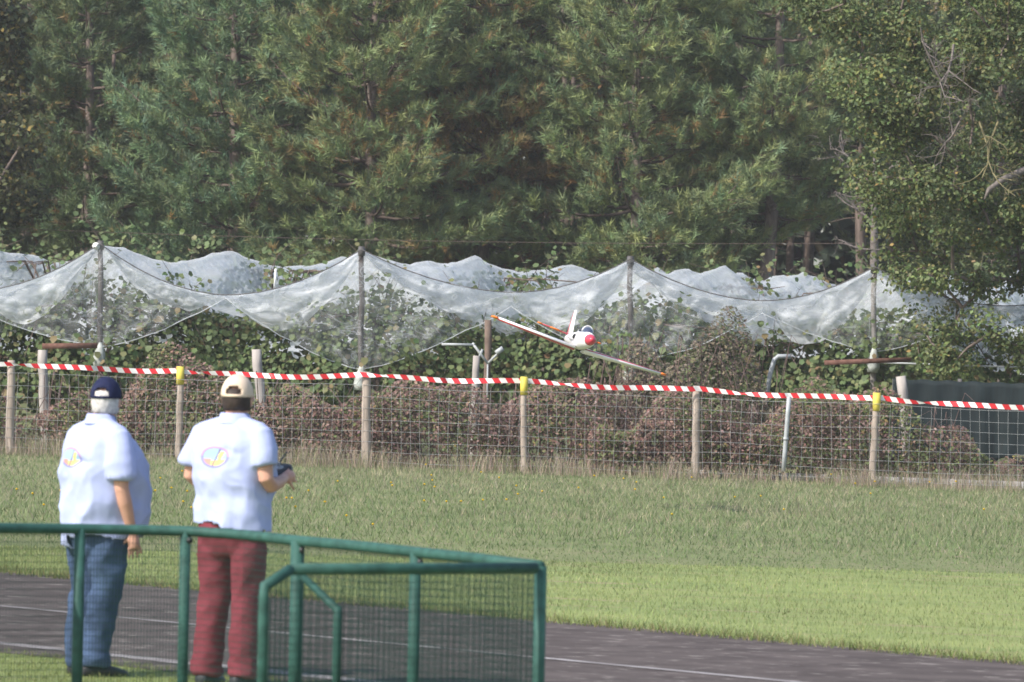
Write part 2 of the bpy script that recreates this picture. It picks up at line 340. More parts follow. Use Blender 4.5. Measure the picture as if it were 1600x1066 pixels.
# ------------------------------------------------------------------ net poles, netting, cables
YP = 80.0
def netmat(name, lo_, hi_):
    m = bpy.data.materials.new(name); m.use_nodes = True; t = m.node_tree; b = t.nodes['Principled BSDF']
    b.inputs['Base Color'].default_value = (.74, .77, .81, 1); b.inputs['Roughness'].default_value = .6
    tr = t.nodes.new('ShaderNodeBsdfTranslucent'); tr.inputs[0].default_value = (.74, .77, .81, 1)
    tp_ = t.nodes.new('ShaderNodeBsdfTransparent'); m1 = t.nodes.new('ShaderNodeMixShader'); m1.inputs[0].default_value = .45
    m2 = t.nodes.new('ShaderNodeMixShader')
    tc = t.nodes.new('ShaderNodeTexCoord'); mp = t.nodes.new('ShaderNodeMapping'); mp.inputs['Scale'].default_value = (1.2, 1, 2.2)
    nz = t.nodes.new('ShaderNodeTexNoise'); nz.inputs['Scale'].default_value = 2.4; nz.inputs['Distortion'].default_value = 1.2; nz.inputs['Detail'].default_value = 8; nz.inputs['Roughness'].default_value = .65
    mr = t.nodes.new('ShaderNodeMapRange'); mr.inputs[1].default_value = .3; mr.inputs[2].default_value = .7; mr.inputs[3].default_value = lo_; mr.inputs[4].default_value = hi_
    L = t.links.new; L(tc.outputs['Object'], mp.inputs[0]); L(mp.outputs[0], nz.inputs['Vector']); L(nz.outputs['Fac'], mr.inputs[0])
    n2 = t.nodes.new('ShaderNodeTexNoise'); n2.inputs['Scale'].default_value = 1.5; n2.inputs['Detail'].default_value = 3; n2.inputs['Distortion'].default_value = .8; L(mp.outputs[0], n2.inputs['Vector'])
    cu_ = t.nodes.new('ShaderNodeMath'); cu_.operation = 'SUBTRACT'; L(n2.outputs['Fac'], cu_.inputs[0]); cu_.inputs[1].default_value = .5
    ca = t.nodes.new('ShaderNodeMath'); ca.operation = 'ABSOLUTE'; L(cu_.outputs[0], ca.inputs[0])
    cm = t.nodes.new('ShaderNodeMapRange'); cm.inputs[1].default_value = 0; cm.inputs[2].default_value = .035; cm.inputs[3].default_value = .22; cm.inputs[4].default_value = 0; L(ca.outputs[0], cm.inputs[0])
    ad = t.nodes.new('ShaderNodeMath'); ad.use_clamp = True; L(mr.outputs[0], ad.inputs[0]); L(cm.outputs[0], ad.inputs[1])
    L(b.outputs[0], m1.inputs[1]); L(tr.outputs[0], m1.inputs[2]); L(ad.outputs[0], m2.inputs[0]); L(tp_.outputs[0], m2.inputs[1]); L(m1.outputs[0], m2.inputs[2])
    L(m2.outputs[0], t.nodes['Material Output'].inputs[0])
    return m
NET = netmat('hail_netting_doubled', .40, .80); NETF = netmat('hail_netting', .05, .24); NETS = netmat('hail_netting_bunched', .45, .95)
poles = [(-250, 372, 545), (157, 381, 542), (565, 390, 577), (985, 405, 566), (1366, 417, 549), (1770, 430, 560)]
mids = [-455, -50, 352, 800, 1190, 1565, 1980]; midy = [450, 455, 461, 457, 470, 478, 480]
pole_lab = ['net pole standing beyond the left end of the tape', 'dark net pole with a white insulator disc below its tip', 'dark net pole wrapped by climbing vine leaves', 'net pole half hidden in vines behind the model aeroplane', 'pale grey net pole holding the white guy cable by the oak', 'net pole hidden under the oak branches']
pt = []; RDX, RDY = 1.7, 6.0
for i, (a, ty, by) in enumerate(poles):
    T_ = P(a, ty, YP); B_ = Vector((P(a, 700, YP).x - .01, YP, 0)); B_.z = gz(B_.x) - .05; pt.append(T_)
    o = thing('net_pole', pole_lab[i], 'pole', (B_.x, B_.y, B_.z), group='poles carrying the orchard netting')
    mb = MB(); n = 8; mb.tube([B_.lerp(T_, j / n) - B_ + Vector((.012 * math.sin(j * 2 + i), 0, 0)) for j in range(n + 1)], [.052 - .012 * j / n for j in range(n + 1)], 9)
    mb.build('shaft', mat('pole_wood', (.20, .185, .175) if i == 4 else (.075, .065, .06), .9, .3, 9, stretch=(1, 1, .2)), o)
    mb = MB(); c = T_ - B_; mb.tube([c + Vector((0, 0, -.10)), c + Vector((0, 0, -.02)), c + Vector((0, 0, .05))], [.055, .062, .045], 10); mb.build('pole_cap', DARKMETAL, o)
    if i == 1:
        mb = MB(); mb.tube([c + Vector((-.06, -.09, -.04)), c + Vector((-.06, -.06, -.04))], .06, 12); mb.ball(c + Vector((-.06, -.09, -.04)), .03, 8, 6); mb.build('insulator', WHITEPAINT, o)
def crease(x, z, sd_): return .055 * (1 - 2.4 * abs(nn(x * 1.3 + z * .8, z - .4 * x, sd_, 1.5))) + .028 * (1 - 2.4 * abs(nn(x - z * 1.2, z + .5 * x, sd_ + 5, 3.4)))
def nn(x, y, z, s): return mnoise.noise(Vector((x * s, y * s, z * s)))
net_lab = ['pale netting tent reaching past the left end of the meadow', 'pale netting tent drawn down to the pole with the insulator', 'pale netting tent tied low at the vine wrapped pole', 'pale netting tent behind the model aeroplane', 'pale netting tent tied to the light grey pole', 'pale netting seen in gaps of the oak foliage']
DEPTH = 23
for i in range(len(poles)):
    T_ = pt[i]; ml = P(mids[i], midy[i], YP); mr_ = P(mids[i + 1], midy[i + 1], YP)
    root = thing('hail_net', net_lab[i], 'net', (T_.x, YP, gz(T_.x)), group='pale hail nets over the orchard rows')
    org = np.array([T_.x, YP, gz(T_.x)])
    # roof: a tent along a ridge that runs back over the orchard
    na, nb = 44, 70; V = np.zeros((nb + 1, 2 * na + 1, 3))
    for b in range(nb + 1):
        d = DEPTH * (b / nb) ** 1.25
        rs = .22 * math.sin(math.pi * (d / 6 % 1)) if d > 0 else 0
        for a in range(-na, na + 1):
            f = a / na; t = abs(f); M_ = mr_ if f > 0 else ml
            hx = (M_.x - T_.x) * t; full = T_.z - M_.z + .85 * min(1, d / 1.0) * (.75 + .7 * nn(i * 9 + (1 if f > 0 else 0) * 3.1, d * .3, 1.7, 1))
            z = T_.z - .01 - rs * (1 - t) - full * (1 - (1 - t) ** 1.9) + min(1, d / .8) * (.30 * nn(T_.x + hx + RDX * d / 6, YP + d, i * 3, .8) + .17 * nn(T_.x + hx, YP + d, i, 2.2)) * min(1, t * 5) + min(1, d) * (.38 * crease(hx + RDX * d / 6, d * .7, i) + .28 * max(0, nn(hx * .6 + 4 * i, d * .45, 2, 1)) * (1 - t))
            x = T_.x + hx + RDX * d / 6 + .04 * nn(hx, d, 5, 1.5)
            V[b, a + na] = (x, YP + d + (.05 * math.sin(17 * t) * min(1, t * 4) if b == 0 else 0), z)
    idx = np.arange((nb + 1) * (2 * na + 1)).reshape(nb + 1, -1)
    Q = np.stack([idx[:-1, :-1], idx[:-1, 1:], idx[1:, 1:], idx[1:, :-1]], -1).reshape(-1, 4)
    np_mesh('roof_panel', V.reshape(-1, 3) - org, Q, NET, root, smooth=True)
    # front skirt gathered to the pole
    tie = P(poles[i][0], poles[i][2], YP - .08); nu, nv = 72, 26; V = np.zeros((nu + 1, nv + 1, 3))
    for a in range(nu + 1):
        f = a / nu * 2 - 1; t = abs(f); M_ = mr_ if f > 0 else ml
        zt = T_.z - (T_.z - M_.z) * (1 - (1 - t) ** 1.9); xt = T_.x + (M_.x - T_.x) * t
        drop = (.16 + .12 * math.sin(i * 2.3 + 2 * (f > 0))) * t ** .5 + .10 * nn(f * 2.2, i, 3, 1) + .04 * nn(f * 8, i, 7, 1)
        tt = t ** 1.9; xb = tie.x + (M_.x - tie.x) * tt ** (1.0); zb = tie.z + (M_.z - drop - tie.z) * tt ** 1.6
        for b in range(nv + 1):
            q = b / nv; x = xt + (xb - xt) * q; z = zt + (zb - zt) * q
            pinch = 1 - .55 * q * (1 - t) ; x = tie.x + (x - tie.x) * (1 - .35 * q * (1 - t) ** 1.5)
            fold = .06 * math.sin(f * 26 + 4 * nn(f * 3, q, i, 2)) * (.35 + .65 * q) * (1 - t ** 4)
            y = YP - .09 - .12 * math.sin(math.pi * q) * (1 - t) + fold * (.4 + .6 * q) + .10 * nn(x, z, i * 5, 1.7) + crease(x, z, i * 7)
            V[a, b] = (x, y, z + .02 * nn(x, z, 3 + i, 3))
    idx = np.arange((nu + 1) * (nv + 1)).reshape(nu + 1, -1)
    Q = np.stack([idx[:-1, :-1], idx[1:, :-1], idx[1:, 1:], idx[:-1, 1:]], -1).reshape(-1, 4)
    np_mesh('front_skirt', V.reshape(-1, 3) - org, Q, NETF, root, smooth=True)
    # denser swag of bunched net hanging under the cable
    na, nb = 120, 22; S = np.zeros((na + 1, nb + 1, 3))
    for a in range(na + 1):
        f = a / na * 2 - 1; t = abs(f); M_ = mr_ if f > 0 else ml; sg = (1 if f > 0 else 2) + 3.7 * i
        zt = T_.z - (T_.z - M_.z) * (1 - (1 - t) ** 1.9); xt = T_.x + (M_.x - T_.x) * t
        wd = .07 + (.50 + .9 * nn(sg * 1.37, .4, 1.3, 1)) * math.sin(math.pi * min(1, t * 1.08)) ** .8 * (.55 + .45 * t) + .13 * nn(xt, sg, 4, 1.6) + .05 * nn(xt, sg, 9, 4.5)
        for b in range(nb + 1):
            q = b / nb; z = zt - max(.04, wd) * q; x = xt + .10 * q * nn(xt, q * 2, sg, 1.1)
            y = YP + .03 + .5 * q * (.35 + .5 * nn(sg, 4, 1, 1)) + .11 * nn(x * 1.2 + z * 1.5, q * 2.5, sg, 1.4) + 1.5 * crease(x, z * 1.2, sg)
            S[a, b] = (x, y, z + .03 * nn(x, z, sg, 2.2))
    idx = np.arange((na + 1) * (nb + 1)).reshape(na + 1, -1); Q = np.stack([idx[:-1, :-1], idx[1:, :-1], idx[1:, 1:], idx[:-1, 1:]], -1).reshape(-1, 4)
    np_mesh('swag', S.reshape(-1, 3) - org, Q, NETS, root, smooth=True)
    mb = MB(); hem = [tuple(V[a, nv] - org + (0, -.012, 0)) for a in range(0, nu + 1, 2)]; mb.tube(hem, .007, 5); mb.build('hem_cord', NET, root)
    mb = MB(); q = Vector(tie) - Vector(org); mb.tube([q + Vector((0, .02, .06)), q, q - Vector((.01, 0, .1)), q - Vector((.015, 0, .24)), q - Vector((.02, 0, .33))], [.03, .05, .085, .11, .08], 12); mb.build('gathered_end', mat('bundled_net', (.36, .38, .36), .8, .25, 14), root)
# top cable from pole tip to pole tip through the valleys
cab = []
for i in range(len(pt)):
    cab.append(tuple(pt[i] + Vector((0, -.1, .0))))
    if i < len(pt) - 1:
        Md = P(mids[i + 1], midy[i + 1], YP - .1)
        for t in (.15, .3, .45, .6, .75, .9, 1.0): cab.append(tuple(Vector((pt[i].x + (Md.x - pt[i].x) * t, YP - .1, pt[i].z - (pt[i].z - Md.z) * (1 - (1 - t) ** 1.9)))))
        for t in (.9, .75, .6, .45, .3, .15): q = pt[i + 1]; cab.append(tuple(Vector((q.x + (Md.x - q.x) * t, YP - .1, q.z - (q.z - Md.z) * (1 - (1 - t) ** 1.9)))))
mb = MB(); mb.tube(cab, .009, 5); tag(mb.build('support_cable', DARKMETAL), 'thin dark cable running over the front edge of the netting', 'cable')
mb = MB(); A, B = P(-30, 355, 104), P(1372, 380, 104); mb.tube([A.lerp(B, k / 24) - Vector((0, 0, .12 * 4 * (k / 24) * (1 - k / 24))) for k in range(25)], .005, 5)
tag(mb.build('overhead_wire', TWIG), 'thin overhead wire stretched before the pine trunks', 'wire')
mb = MB(); A, B = P(1366, 566, YP - .15), P(1800, 577, YP - 1); mb.tube([A.lerp(B, k / 8) - Vector((0, 0, .02 * math.sin(math.pi * k / 8))) for k in range(9)], .016, 6)
tag(mb.build('guy_cable', PIPE), 'pale guy cable leading from the grey net pole past the windbreak', 'cable')

# ------------------------------------------------------------------ small posts, rails and pipes behind the fence
def stump(a, y0, x1, y1, Y, r, m, label, split=0):
    A = P(a, y0, Y); B = P(x1, y1, Y); d = (A - B).normalized(); B = A - d * ((A.z - gz(A.x) + .05) / max(.2, d.z)) if d.z > .3 else B
    mb = MB(); n = 7; mb.tube([(B.lerp(A, j / n) - B) + Vector((random.uniform(-.01, .01), 0, 0)) for j in range(n + 1)], [r * random.uniform(.9, 1.1) for _ in range(n + 1)], 8)
    o = mb.build('wooden_post', m); o.location = B
    return tag(o, label, 'post', 'weathered posts behind the wire fence')
stump(400, 546, 405, 600, 76.6, .075, OLDWOOD, 'weathered split post standing behind the man in the cream cap')
stump(745, 556, 743, 610, 76.8, .055, OLDWOOD, 'pale weathered post beside the metal bracket in the bushes')
stump(763, 500, 760, 610, 79.0, .055, mat('brown_post', (.15, .11, .09), .9, .2, 9), 'brown round post rising under the net edge by the bracket')
stump(66, 547, 68, 600, 76.6, .075, OLDWOOD, 'pale stub post under the rusty beam')
stump(1408, 588, 1414, 655, 76.2, .075, OLDWOOD, 'crooked pale post at the windbreak corner')
def beam(a, ya, b, yb, Y, w_, h_, m, label, name='beam', cat='beam'):
    A, B = P(a, ya, Y), P(b, yb, Y); mb = MB(); d = B - A
    mb.box((A + B) / 2, d.length, w_, h_, R=Matrix.Rotation(-math.atan2(d.z, d.x), 3, 'Y')); return tag(mb.build(name, m, smooth=False), label, cat)
beam(66, 541, 152, 540, 79.2, .05, .085, RUST, 'rusty beam against the first tied net pole')
beam(1288, 567, 1424, 562, 79.2, .05, .075, RUST, 'rusty beam crossing behind the grey net pole')
mb = MB(); mb.tube([P(x, y, 76.4) for x, y in ((1195, 640), (1203, 586), (1210, 562), (1216, 557), (1236, 557))], .035, 8)
tag(mb.build('bent_pipe', PIPE), 'bent pale metal pipe sticking out of the brambles', 'pipe')
mb = MB()
for q in (((690, 538), (742, 539)), ((738, 536), (762, 568)), ((762, 568), (786, 545)), ((748, 560), (754, 546))): mb.tube([P(x, y, 78.2) for x, y in q], .022, 6)
mb.tube([P(775, 552, 78.15), P(786, 544, 78.15)], .045, 6); mb.tube([P(762, 566, 78.2), P(761, 640, 78.2)], .014, 6)
tag(mb.build('metal_bracket', PIPE), 'pale angled metal bracket in the vine leaves', 'bracket')
mb = MB(); A, B = P(1224, 737, YF + .12), P(1233, 620, YF + .12); mb.tube([A.lerp(B, k / 4) for k in range(5)], .033, 9); A2 = A.lerp(B, .42); mb.tube([A2, A2.lerp(B, .06)], .042, 9)
o = mb.build('metal_stake', PIPE); tag(o, 'leaning pale metal stake between two fence posts', 'stake')
mb = MB(); mb.tube([P(429, 452, 82.5), P(431, 420, 82.5)], .02, 6); mb.tube([P(429, 452, 82.5), P(428, 560, 82.5)], .02, 6)
tag(mb.build('white_cane', WHITEPAINT), 'thin white cane poking up through the netting', 'cane')
# dark green windbreak with folds
def windbreak():
    n, m = 120, 14; V = np.zeros((n + 1, m + 1, 3))
    for a in range(n + 1):
        px = 1395 + (1840 - 1395) * a / n; top = 592 + 16 * a / n; bot = 716 + 14 * a / n + 6 * math.sin(a * .5)
        A, B = P(px, top, 77.3), P(px, bot, 77.3)
        for b in range(m + 1):
            q = A.lerp(B, b / m); V[a, b] = (q.x, q.y + .018 * math.sin(a * .62 + .5 * math.sin(b * .5)) * (.3 + .7 * b / m) + .03 * nn(q.x, q.z, 2, 2.5), q.z + .01 * math.sin(a * .6))
    idx = np.arange((n + 1) * (m + 1)).reshape(n + 1, -1); Q = np.stack([idx[:-1, :-1], idx[1:, :-1], idx[1:, 1:], idx[:-1, 1:]], -1).reshape(-1, 4)
    c = P(1600, 720, 77.3); root = thing('windbreak', 'dark green windbreak sheet hung on posts under the oak', 'screen', (c.x, 77.3, gz(c.x)))
    o = np_mesh('sheet', V.reshape(-1, 3) - np.array((c.x, 77.3, gz(c.x))), Q, mat('windbreak_cloth', (.009, .017, .019), .7, .25, 5, .3, stretch=(4, 4, .6)), root, smooth=True)
    md = o.modifiers.new('thick', 'SOLIDIFY'); md.thickness = .006
    for px in (1398, 1500, 1605, 1720):
        q = P(px, 592, 77.42); b = Vector((q.x, 77.42, gz(q.x))); mb = MB(); mb.tube([b - Vector((c.x, 77.3, gz(c.x))), q - Vector((c.x, 77.3, gz(c.x)))], .035, 8); mb.build('post', DARKMETAL, root)
windbreak()
for k in range(6):
    X0 = 2.9 + .95 * k; mb = MB(); mb.box((X0, 74.5, gz(X0) + .04), .93, .10, .13, R=Matrix.Rotation(math.atan(SLOPE), 3, 'Y'))
    tag(mb.build('kerb_stone', KERB, smooth=False), 'low grey concrete edging stone behind the right part of the fence', 'kerb', 'edging stones behind the fence')

# ------------------------------------------------------------------ vegetation
KITE = np.array([(0, -.5, 0), (.32, .05, .05), (0, .5, -.03), (-.32, .05, .05)]); KITE_F = [(0, 1, 2), (0, 2, 3)]
t = np.linspace(0, 2 * np.pi, 8)[:-1]
HEART = np.vstack([(0, 0, -.06), np.stack([.5 * np.sin(t), .5 * np.cos(t) - .0, .03 * np.cos(2 * t)], 1)]); HEART[1, 1] = .36; HEART[[4, 5], 1] = -.58; HEART[[4, 5], 0] *= .55
PENT = np.array([(0, .5, .0), (.48, .12, .05), (.3, -.42, -.02), (-.3, -.42, .02), (-.48, .12, .05)]); PENT_F = [(0, 3, 2), (0, 2, 1), (0, 4, 3)]
HEART_F = [(0, i + 1, (i + 1) % 7 + 1) for i in range(7)]
def leaves(name, pos, D, size, cols, parent, loc, tpl=(KITE, KITE_F), mat_=LEAF, kind=True):
    V, T, C = soup(tpl[0], tpl[1], np.asarray(pos) - np.array(loc), frames(D), size, cols)
    o = np_mesh(name, V, T, mat_, parent, C)
    return stuff(o) if kind else o
def outward(pos, c, up=.6):
    d = np.asarray(pos) - np.array(c); d = d / (np.linalg.norm(d, axis=1)[:, None] + 1e-6)
    return d * .7 + rdir(len(d)) * .75 + np.array([[0, -.15, up]])

# --- pines
def needle_tuft(n, L=.125, w=.010):
    V = []
    for k in range(n):
        a = rng.uniform(0, 2 * np.pi); e = math.radians(rng.uniform(18, 62)); b = np.array((0, 0, rng.uniform(0, .17)))
        r = np.array((math.cos(a), math.sin(a), 0)); d = np.array((0, 0, math.cos(e))) + r * math.sin(e)
        sd_ = np.cross(d, rdir(1)[0]); sd_ /= np.linalg.norm(sd_) + 1e-6
        l = L * rng.uniform(.7, 1.15); V += [b - sd_ * w / 2, b + sd_ * w / 2, b + d * l]
    return np.array(V), np.arange(3 * n).reshape(-1, 3)
TUFTS = {d: [needle_tuft(24 if d > 25 else 10, w=.0145 if d > 25 else .04) for _ in range(4)] for d in (34, 16)}
PG = [(.15, .195, .092), (.18, .22, .094), (.13, .18, .096), (.21, .235, .098)]
def pine(px, Y, H, zlow, Lmax, label, detail=34, orange=.03, dead=0, tone=1.0, blue=0.0, trunk_r=.16, group=None, side=0, step=.47, gap=0.0, zmax=11.5):
    b = onground(px, Y); root = thing('pine_tree', label, 'tree', b, group=group)
    lean = rng.normal(0, .012, 2); mb = MB(); n = 16
    tr = lambda z: np.array((lean[0] * z + .05 * math.sin(z * .7 + px), lean[1] * z, z))
    mb.tube([tr(H * j / n - .1) for j in range(n + 1)], [trunk_r * (1.12 - j / n) + .012 for j in range(n + 1)], 9)
    mb.build('trunk', BARK, root)
    wood = MB(); pos = []; dr = []; z = zlow
    while z < min(H - .3, zmax):
        u = (z - zlow) / (H - zlow); L0 = Lmax * (1 - u) ** .75 * (.72 + .45 * rng.uniform())
        if u < .12: L0 *= .75
        nb = rng.integers(4, 6); a0 = rng.uniform(0, 6.28)
        for k in range(nb):
            if rng.uniform() < gap: continue
            az = a0 + 6.283 * k / nb + rng.normal(0, .25); L = L0 * rng.uniform(.7, 1.15); el = math.radians(rng.uniform(-4, 20) + 16 * u)
            o = np.array((math.cos(az), math.sin(az), 0)); s0 = tr(z + rng.uniform(-.12, .12)); pts = []
            for j in range(6):
                f = j / 5; pts.append(s0 + o * L * f * math.cos(el) + np.array((0, 0, L * (math.sin(el) * f - .16 * f * (1 - f) * 2 + .14 * f ** 3))))
            pts = np.array(pts); wood.tube(pts, np.linspace(.012 + .011 * L, .006, 6), 4, False)
            nt_ = int(5 + L * 5.0)
            for q in range(nt_):
                f = .16 + .84 * (q + rng.uniform(0, .8)) / nt_; f = min(f, 1); i_ = min(int(f * 5), 4); bp = pts[i_] + (pts[i_ + 1] - pts[i_]) * (f * 5 - i_)
                sg = 1 if q % 2 else -1; ta = az + sg * math.radians(rng.uniform(25, 70)) * (1.15 - f * .8); tl = (.25 + .42 * L * (1.05 - f)) * rng.uniform(.6, 1.15); tl = min(tl, 1.0)
                td = np.array((math.cos(ta), math.sin(ta), rng.uniform(.0, .28))); e = bp + td * tl
                wood.tube([bp, e], [.009, .005], 3, False) if q % 2 else None
                m_ = 2 + int(tl / (.17 if detail > 20 else .26))
                for g in range(m_):
                    h_ = .35 + .65 * (g + 1) / m_; pp = bp + td * tl * h_ + rng.normal(0, .06, 3)
                    pos.append(pp); dr.append(td + rng.normal(0, .38, 3) + (0, 0, .7))
            pos.append(pts[-1]); dr.append(o + (0, 0, .6))
        z += step * rng.uniform(.8, 1.25)
    for k in range(dead):           # bare grey lower limbs
        z = rng.uniform(1.5, zlow + .6); az = rng.uniform(0, 6.28); L = rng.uniform(.6, 1.9); s0 = tr(z); o = np.array((math.cos(az), math.sin(az), rng.uniform(-.15, .3)))
        pts = [s0 + o * L * f + np.array((0, 0, -.12 * L * f * f)) + rng.normal(0, .03, 3) * f for f in np.linspace(0, 1, 5)]; wood.tube(pts, np.linspace(.02, .005, 5), 4, False)
        for q in range(4):
            f = rng.uniform(.3, .95); bp = s0 + o * L * f; wood.tube([bp, bp + rng.normal(0, .25, 3)], [.007, .003], 3, False)
    stuff(wood.build('branches', TWIG, root))
    pos = np.array(pos); dr = np.array(dr); kp = (pos[:, 2] < 9.4 + (Y - 110) * .05) | (rng.uniform(0, 1, len(pos)) < .45); pos, dr = pos[kp], dr[kp]; N = len(pos); pick = rng.integers(0, 4, N); cr = MB()
    base = palette(N, PG, [4, 3, 2, 2], .13) * tone * np.array((1 - .25 * blue, 1, 1 + .25 * blue))
    org = rng.uniform(0, 1, N) < orange * (1 + 2 * (np.sin(pos[:, 2] * 1.3) > .3)); base[org] = palette(org.sum(), [(.26, .17, .07), (.24, .19, .085)], [1, 1])
    Vs, Ts, Cs, nn_ = [], [], [], 0
    for k in range(4):
        s_ = pick == k; V, T, C = soup(*TUFTS[detail][k], pos[s_], frames(dr[s_]), rng.uniform(1.2, 1.95, s_.sum()), base[s_]); Vs.append(V); Ts.append(T + nn_); Cs.append(C); nn_ += len(V)
    np_mesh('crown', np.vstack(Vs), np.vstack(Ts), NEEDLE, root, np.vstack(Cs))
    return N
tot = 0
FP = 'pines along the front of the wood'
tot += pine(357, 111, 14.5, 2.6, 3.5, 'blue green pine with pale bare trunk showing above the netting', dead=10, tone=1.1, blue=.55, trunk_r=.17)
tot += pine(572, 108.5, 14, 2.4, 3.2, 'yellowish green pine with a low spreading bough over the netting', tone=1.2, orange=.07, trunk_r=.14)
tot += pine(746, 110.5, 14, 2.9, 2.9, 'pine flecked with orange brown needles high in its crown', orange=.26, tone=1.15, trunk_r=.13)
tot += pine(985, 109, 14, 2.3, 3.5, 'broad bright green pine with dense low boughs behind the aeroplane', tone=1.22, trunk_r=.15)
tot += pine(1185, 109.5, 14.5, 4.6, 2.9, 'pine with a long bare reddish trunk beside a thinner twin', dead=12, tone=1.2, trunk_r=.17)
tot += pine(1150, 116, 13.5, 4.8, 2.5, 'thinner bare stemmed pine close to a thicker twin', dead=8, tone=.95, trunk_r=.12)
tot += pine(135, 116, 14, 2.8, 3.2, 'dark pine between the yellowing broadleaf tree and the blue green pine', tone=.85, blue=.3, trunk_r=.14, dead=6)
tot += pine(-95, 117, 14, 2.6, 3.2, 'dark pine behind the yellowing broadleaf tree', tone=.8, detail=16, trunk_r=.15)
tot += pine(1345, 121, 14, 6.0, 3.0, 'dark pine behind the dead tree near the oak', tone=.85, detail=16, dead=6, trunk_r=.15)
tot += pine(1560, 118, 14, 2.8, 3.2, 'dark pine hidden behind the oak crown', tone=.85, detail=16, trunk_r=.15)
for px, Y, zl in ((40, 124, 3.4), (255, 122, 3.2), (455, 121, 3.4), (655, 122, 3.6), (850, 121, 3.8), (1075, 124, 4.0), (1260, 128, 6.4), (1450, 127, 4), (330, 131, 3.4), (700, 132, 3.5), (960, 131, 4), (1130, 135, 6.0), (1390, 136, 6.4), (150, 133, 3.6), (540, 134, 3.6), (1620, 130, 3.5), (-130, 130, 3.2), (1750, 128, 3.2)):
    tot += pine(px, Y, 15, zl, 3.3, 'dark pine standing deeper in the wood', detail=16, tone=.85, orange=.02, group='pines deeper in the wood', step=.75, trunk_r=.15, zmax=13)
# --- the far mass of the wood
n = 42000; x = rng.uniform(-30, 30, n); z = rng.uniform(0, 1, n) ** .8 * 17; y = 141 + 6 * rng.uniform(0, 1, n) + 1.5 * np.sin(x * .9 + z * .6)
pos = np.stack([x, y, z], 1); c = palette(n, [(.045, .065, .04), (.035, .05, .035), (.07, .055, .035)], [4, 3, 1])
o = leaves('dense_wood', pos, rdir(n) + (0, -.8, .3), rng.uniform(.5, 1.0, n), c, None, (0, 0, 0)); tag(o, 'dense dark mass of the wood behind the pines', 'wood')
mb = MB()
for k in range(46):
    X = rng.uniform(-17, 17); Y = rng.uniform(119, 139); r = rng.uniform(.06, .13); mb.tube([(X, Y, gz(X) - .1), (X + rng.normal(0, .1), Y, 4), (X + rng.normal(0, .2), Y, 11)], [r, r * .8, r * .4], 6)
    for q in range(5):
        z_ = rng.uniform(1.5, 6); a = rng.uniform(0, 6.28); l = rng.uniform(.5, 1.6); mb.tube([(X, Y, z_), (X + l * math.cos(a), Y + l * math.sin(a), z_ + rng.uniform(-.3, .3))], [.018, .005], 3, False)
stuff(tag(mb.build('forest_stems', TWIG), 'thin dark stems crowding the inside of the wood', 'stems'))
# forest floor brush
n = 16000; x = rng.uniform(-16, 16, n); y = rng.uniform(107, 122, n); z = gz(x) + rng.uniform(0, 1, n) ** 1.6 * (1.3 + .6 * np.sin(x * 1.1))
c = palette(n, [(.07, .085, .04), (.10, .075, .05), (.055, .06, .035)], [3, 3, 2]); o = leaves('undergrowth', np.stack([x, y, z], 1), rdir(n), rng.uniform(.12, .28, n), c, None, (0, 0, 0))
tag(o, 'dark brambly undergrowth along the foot of the wood', 'undergrowth')

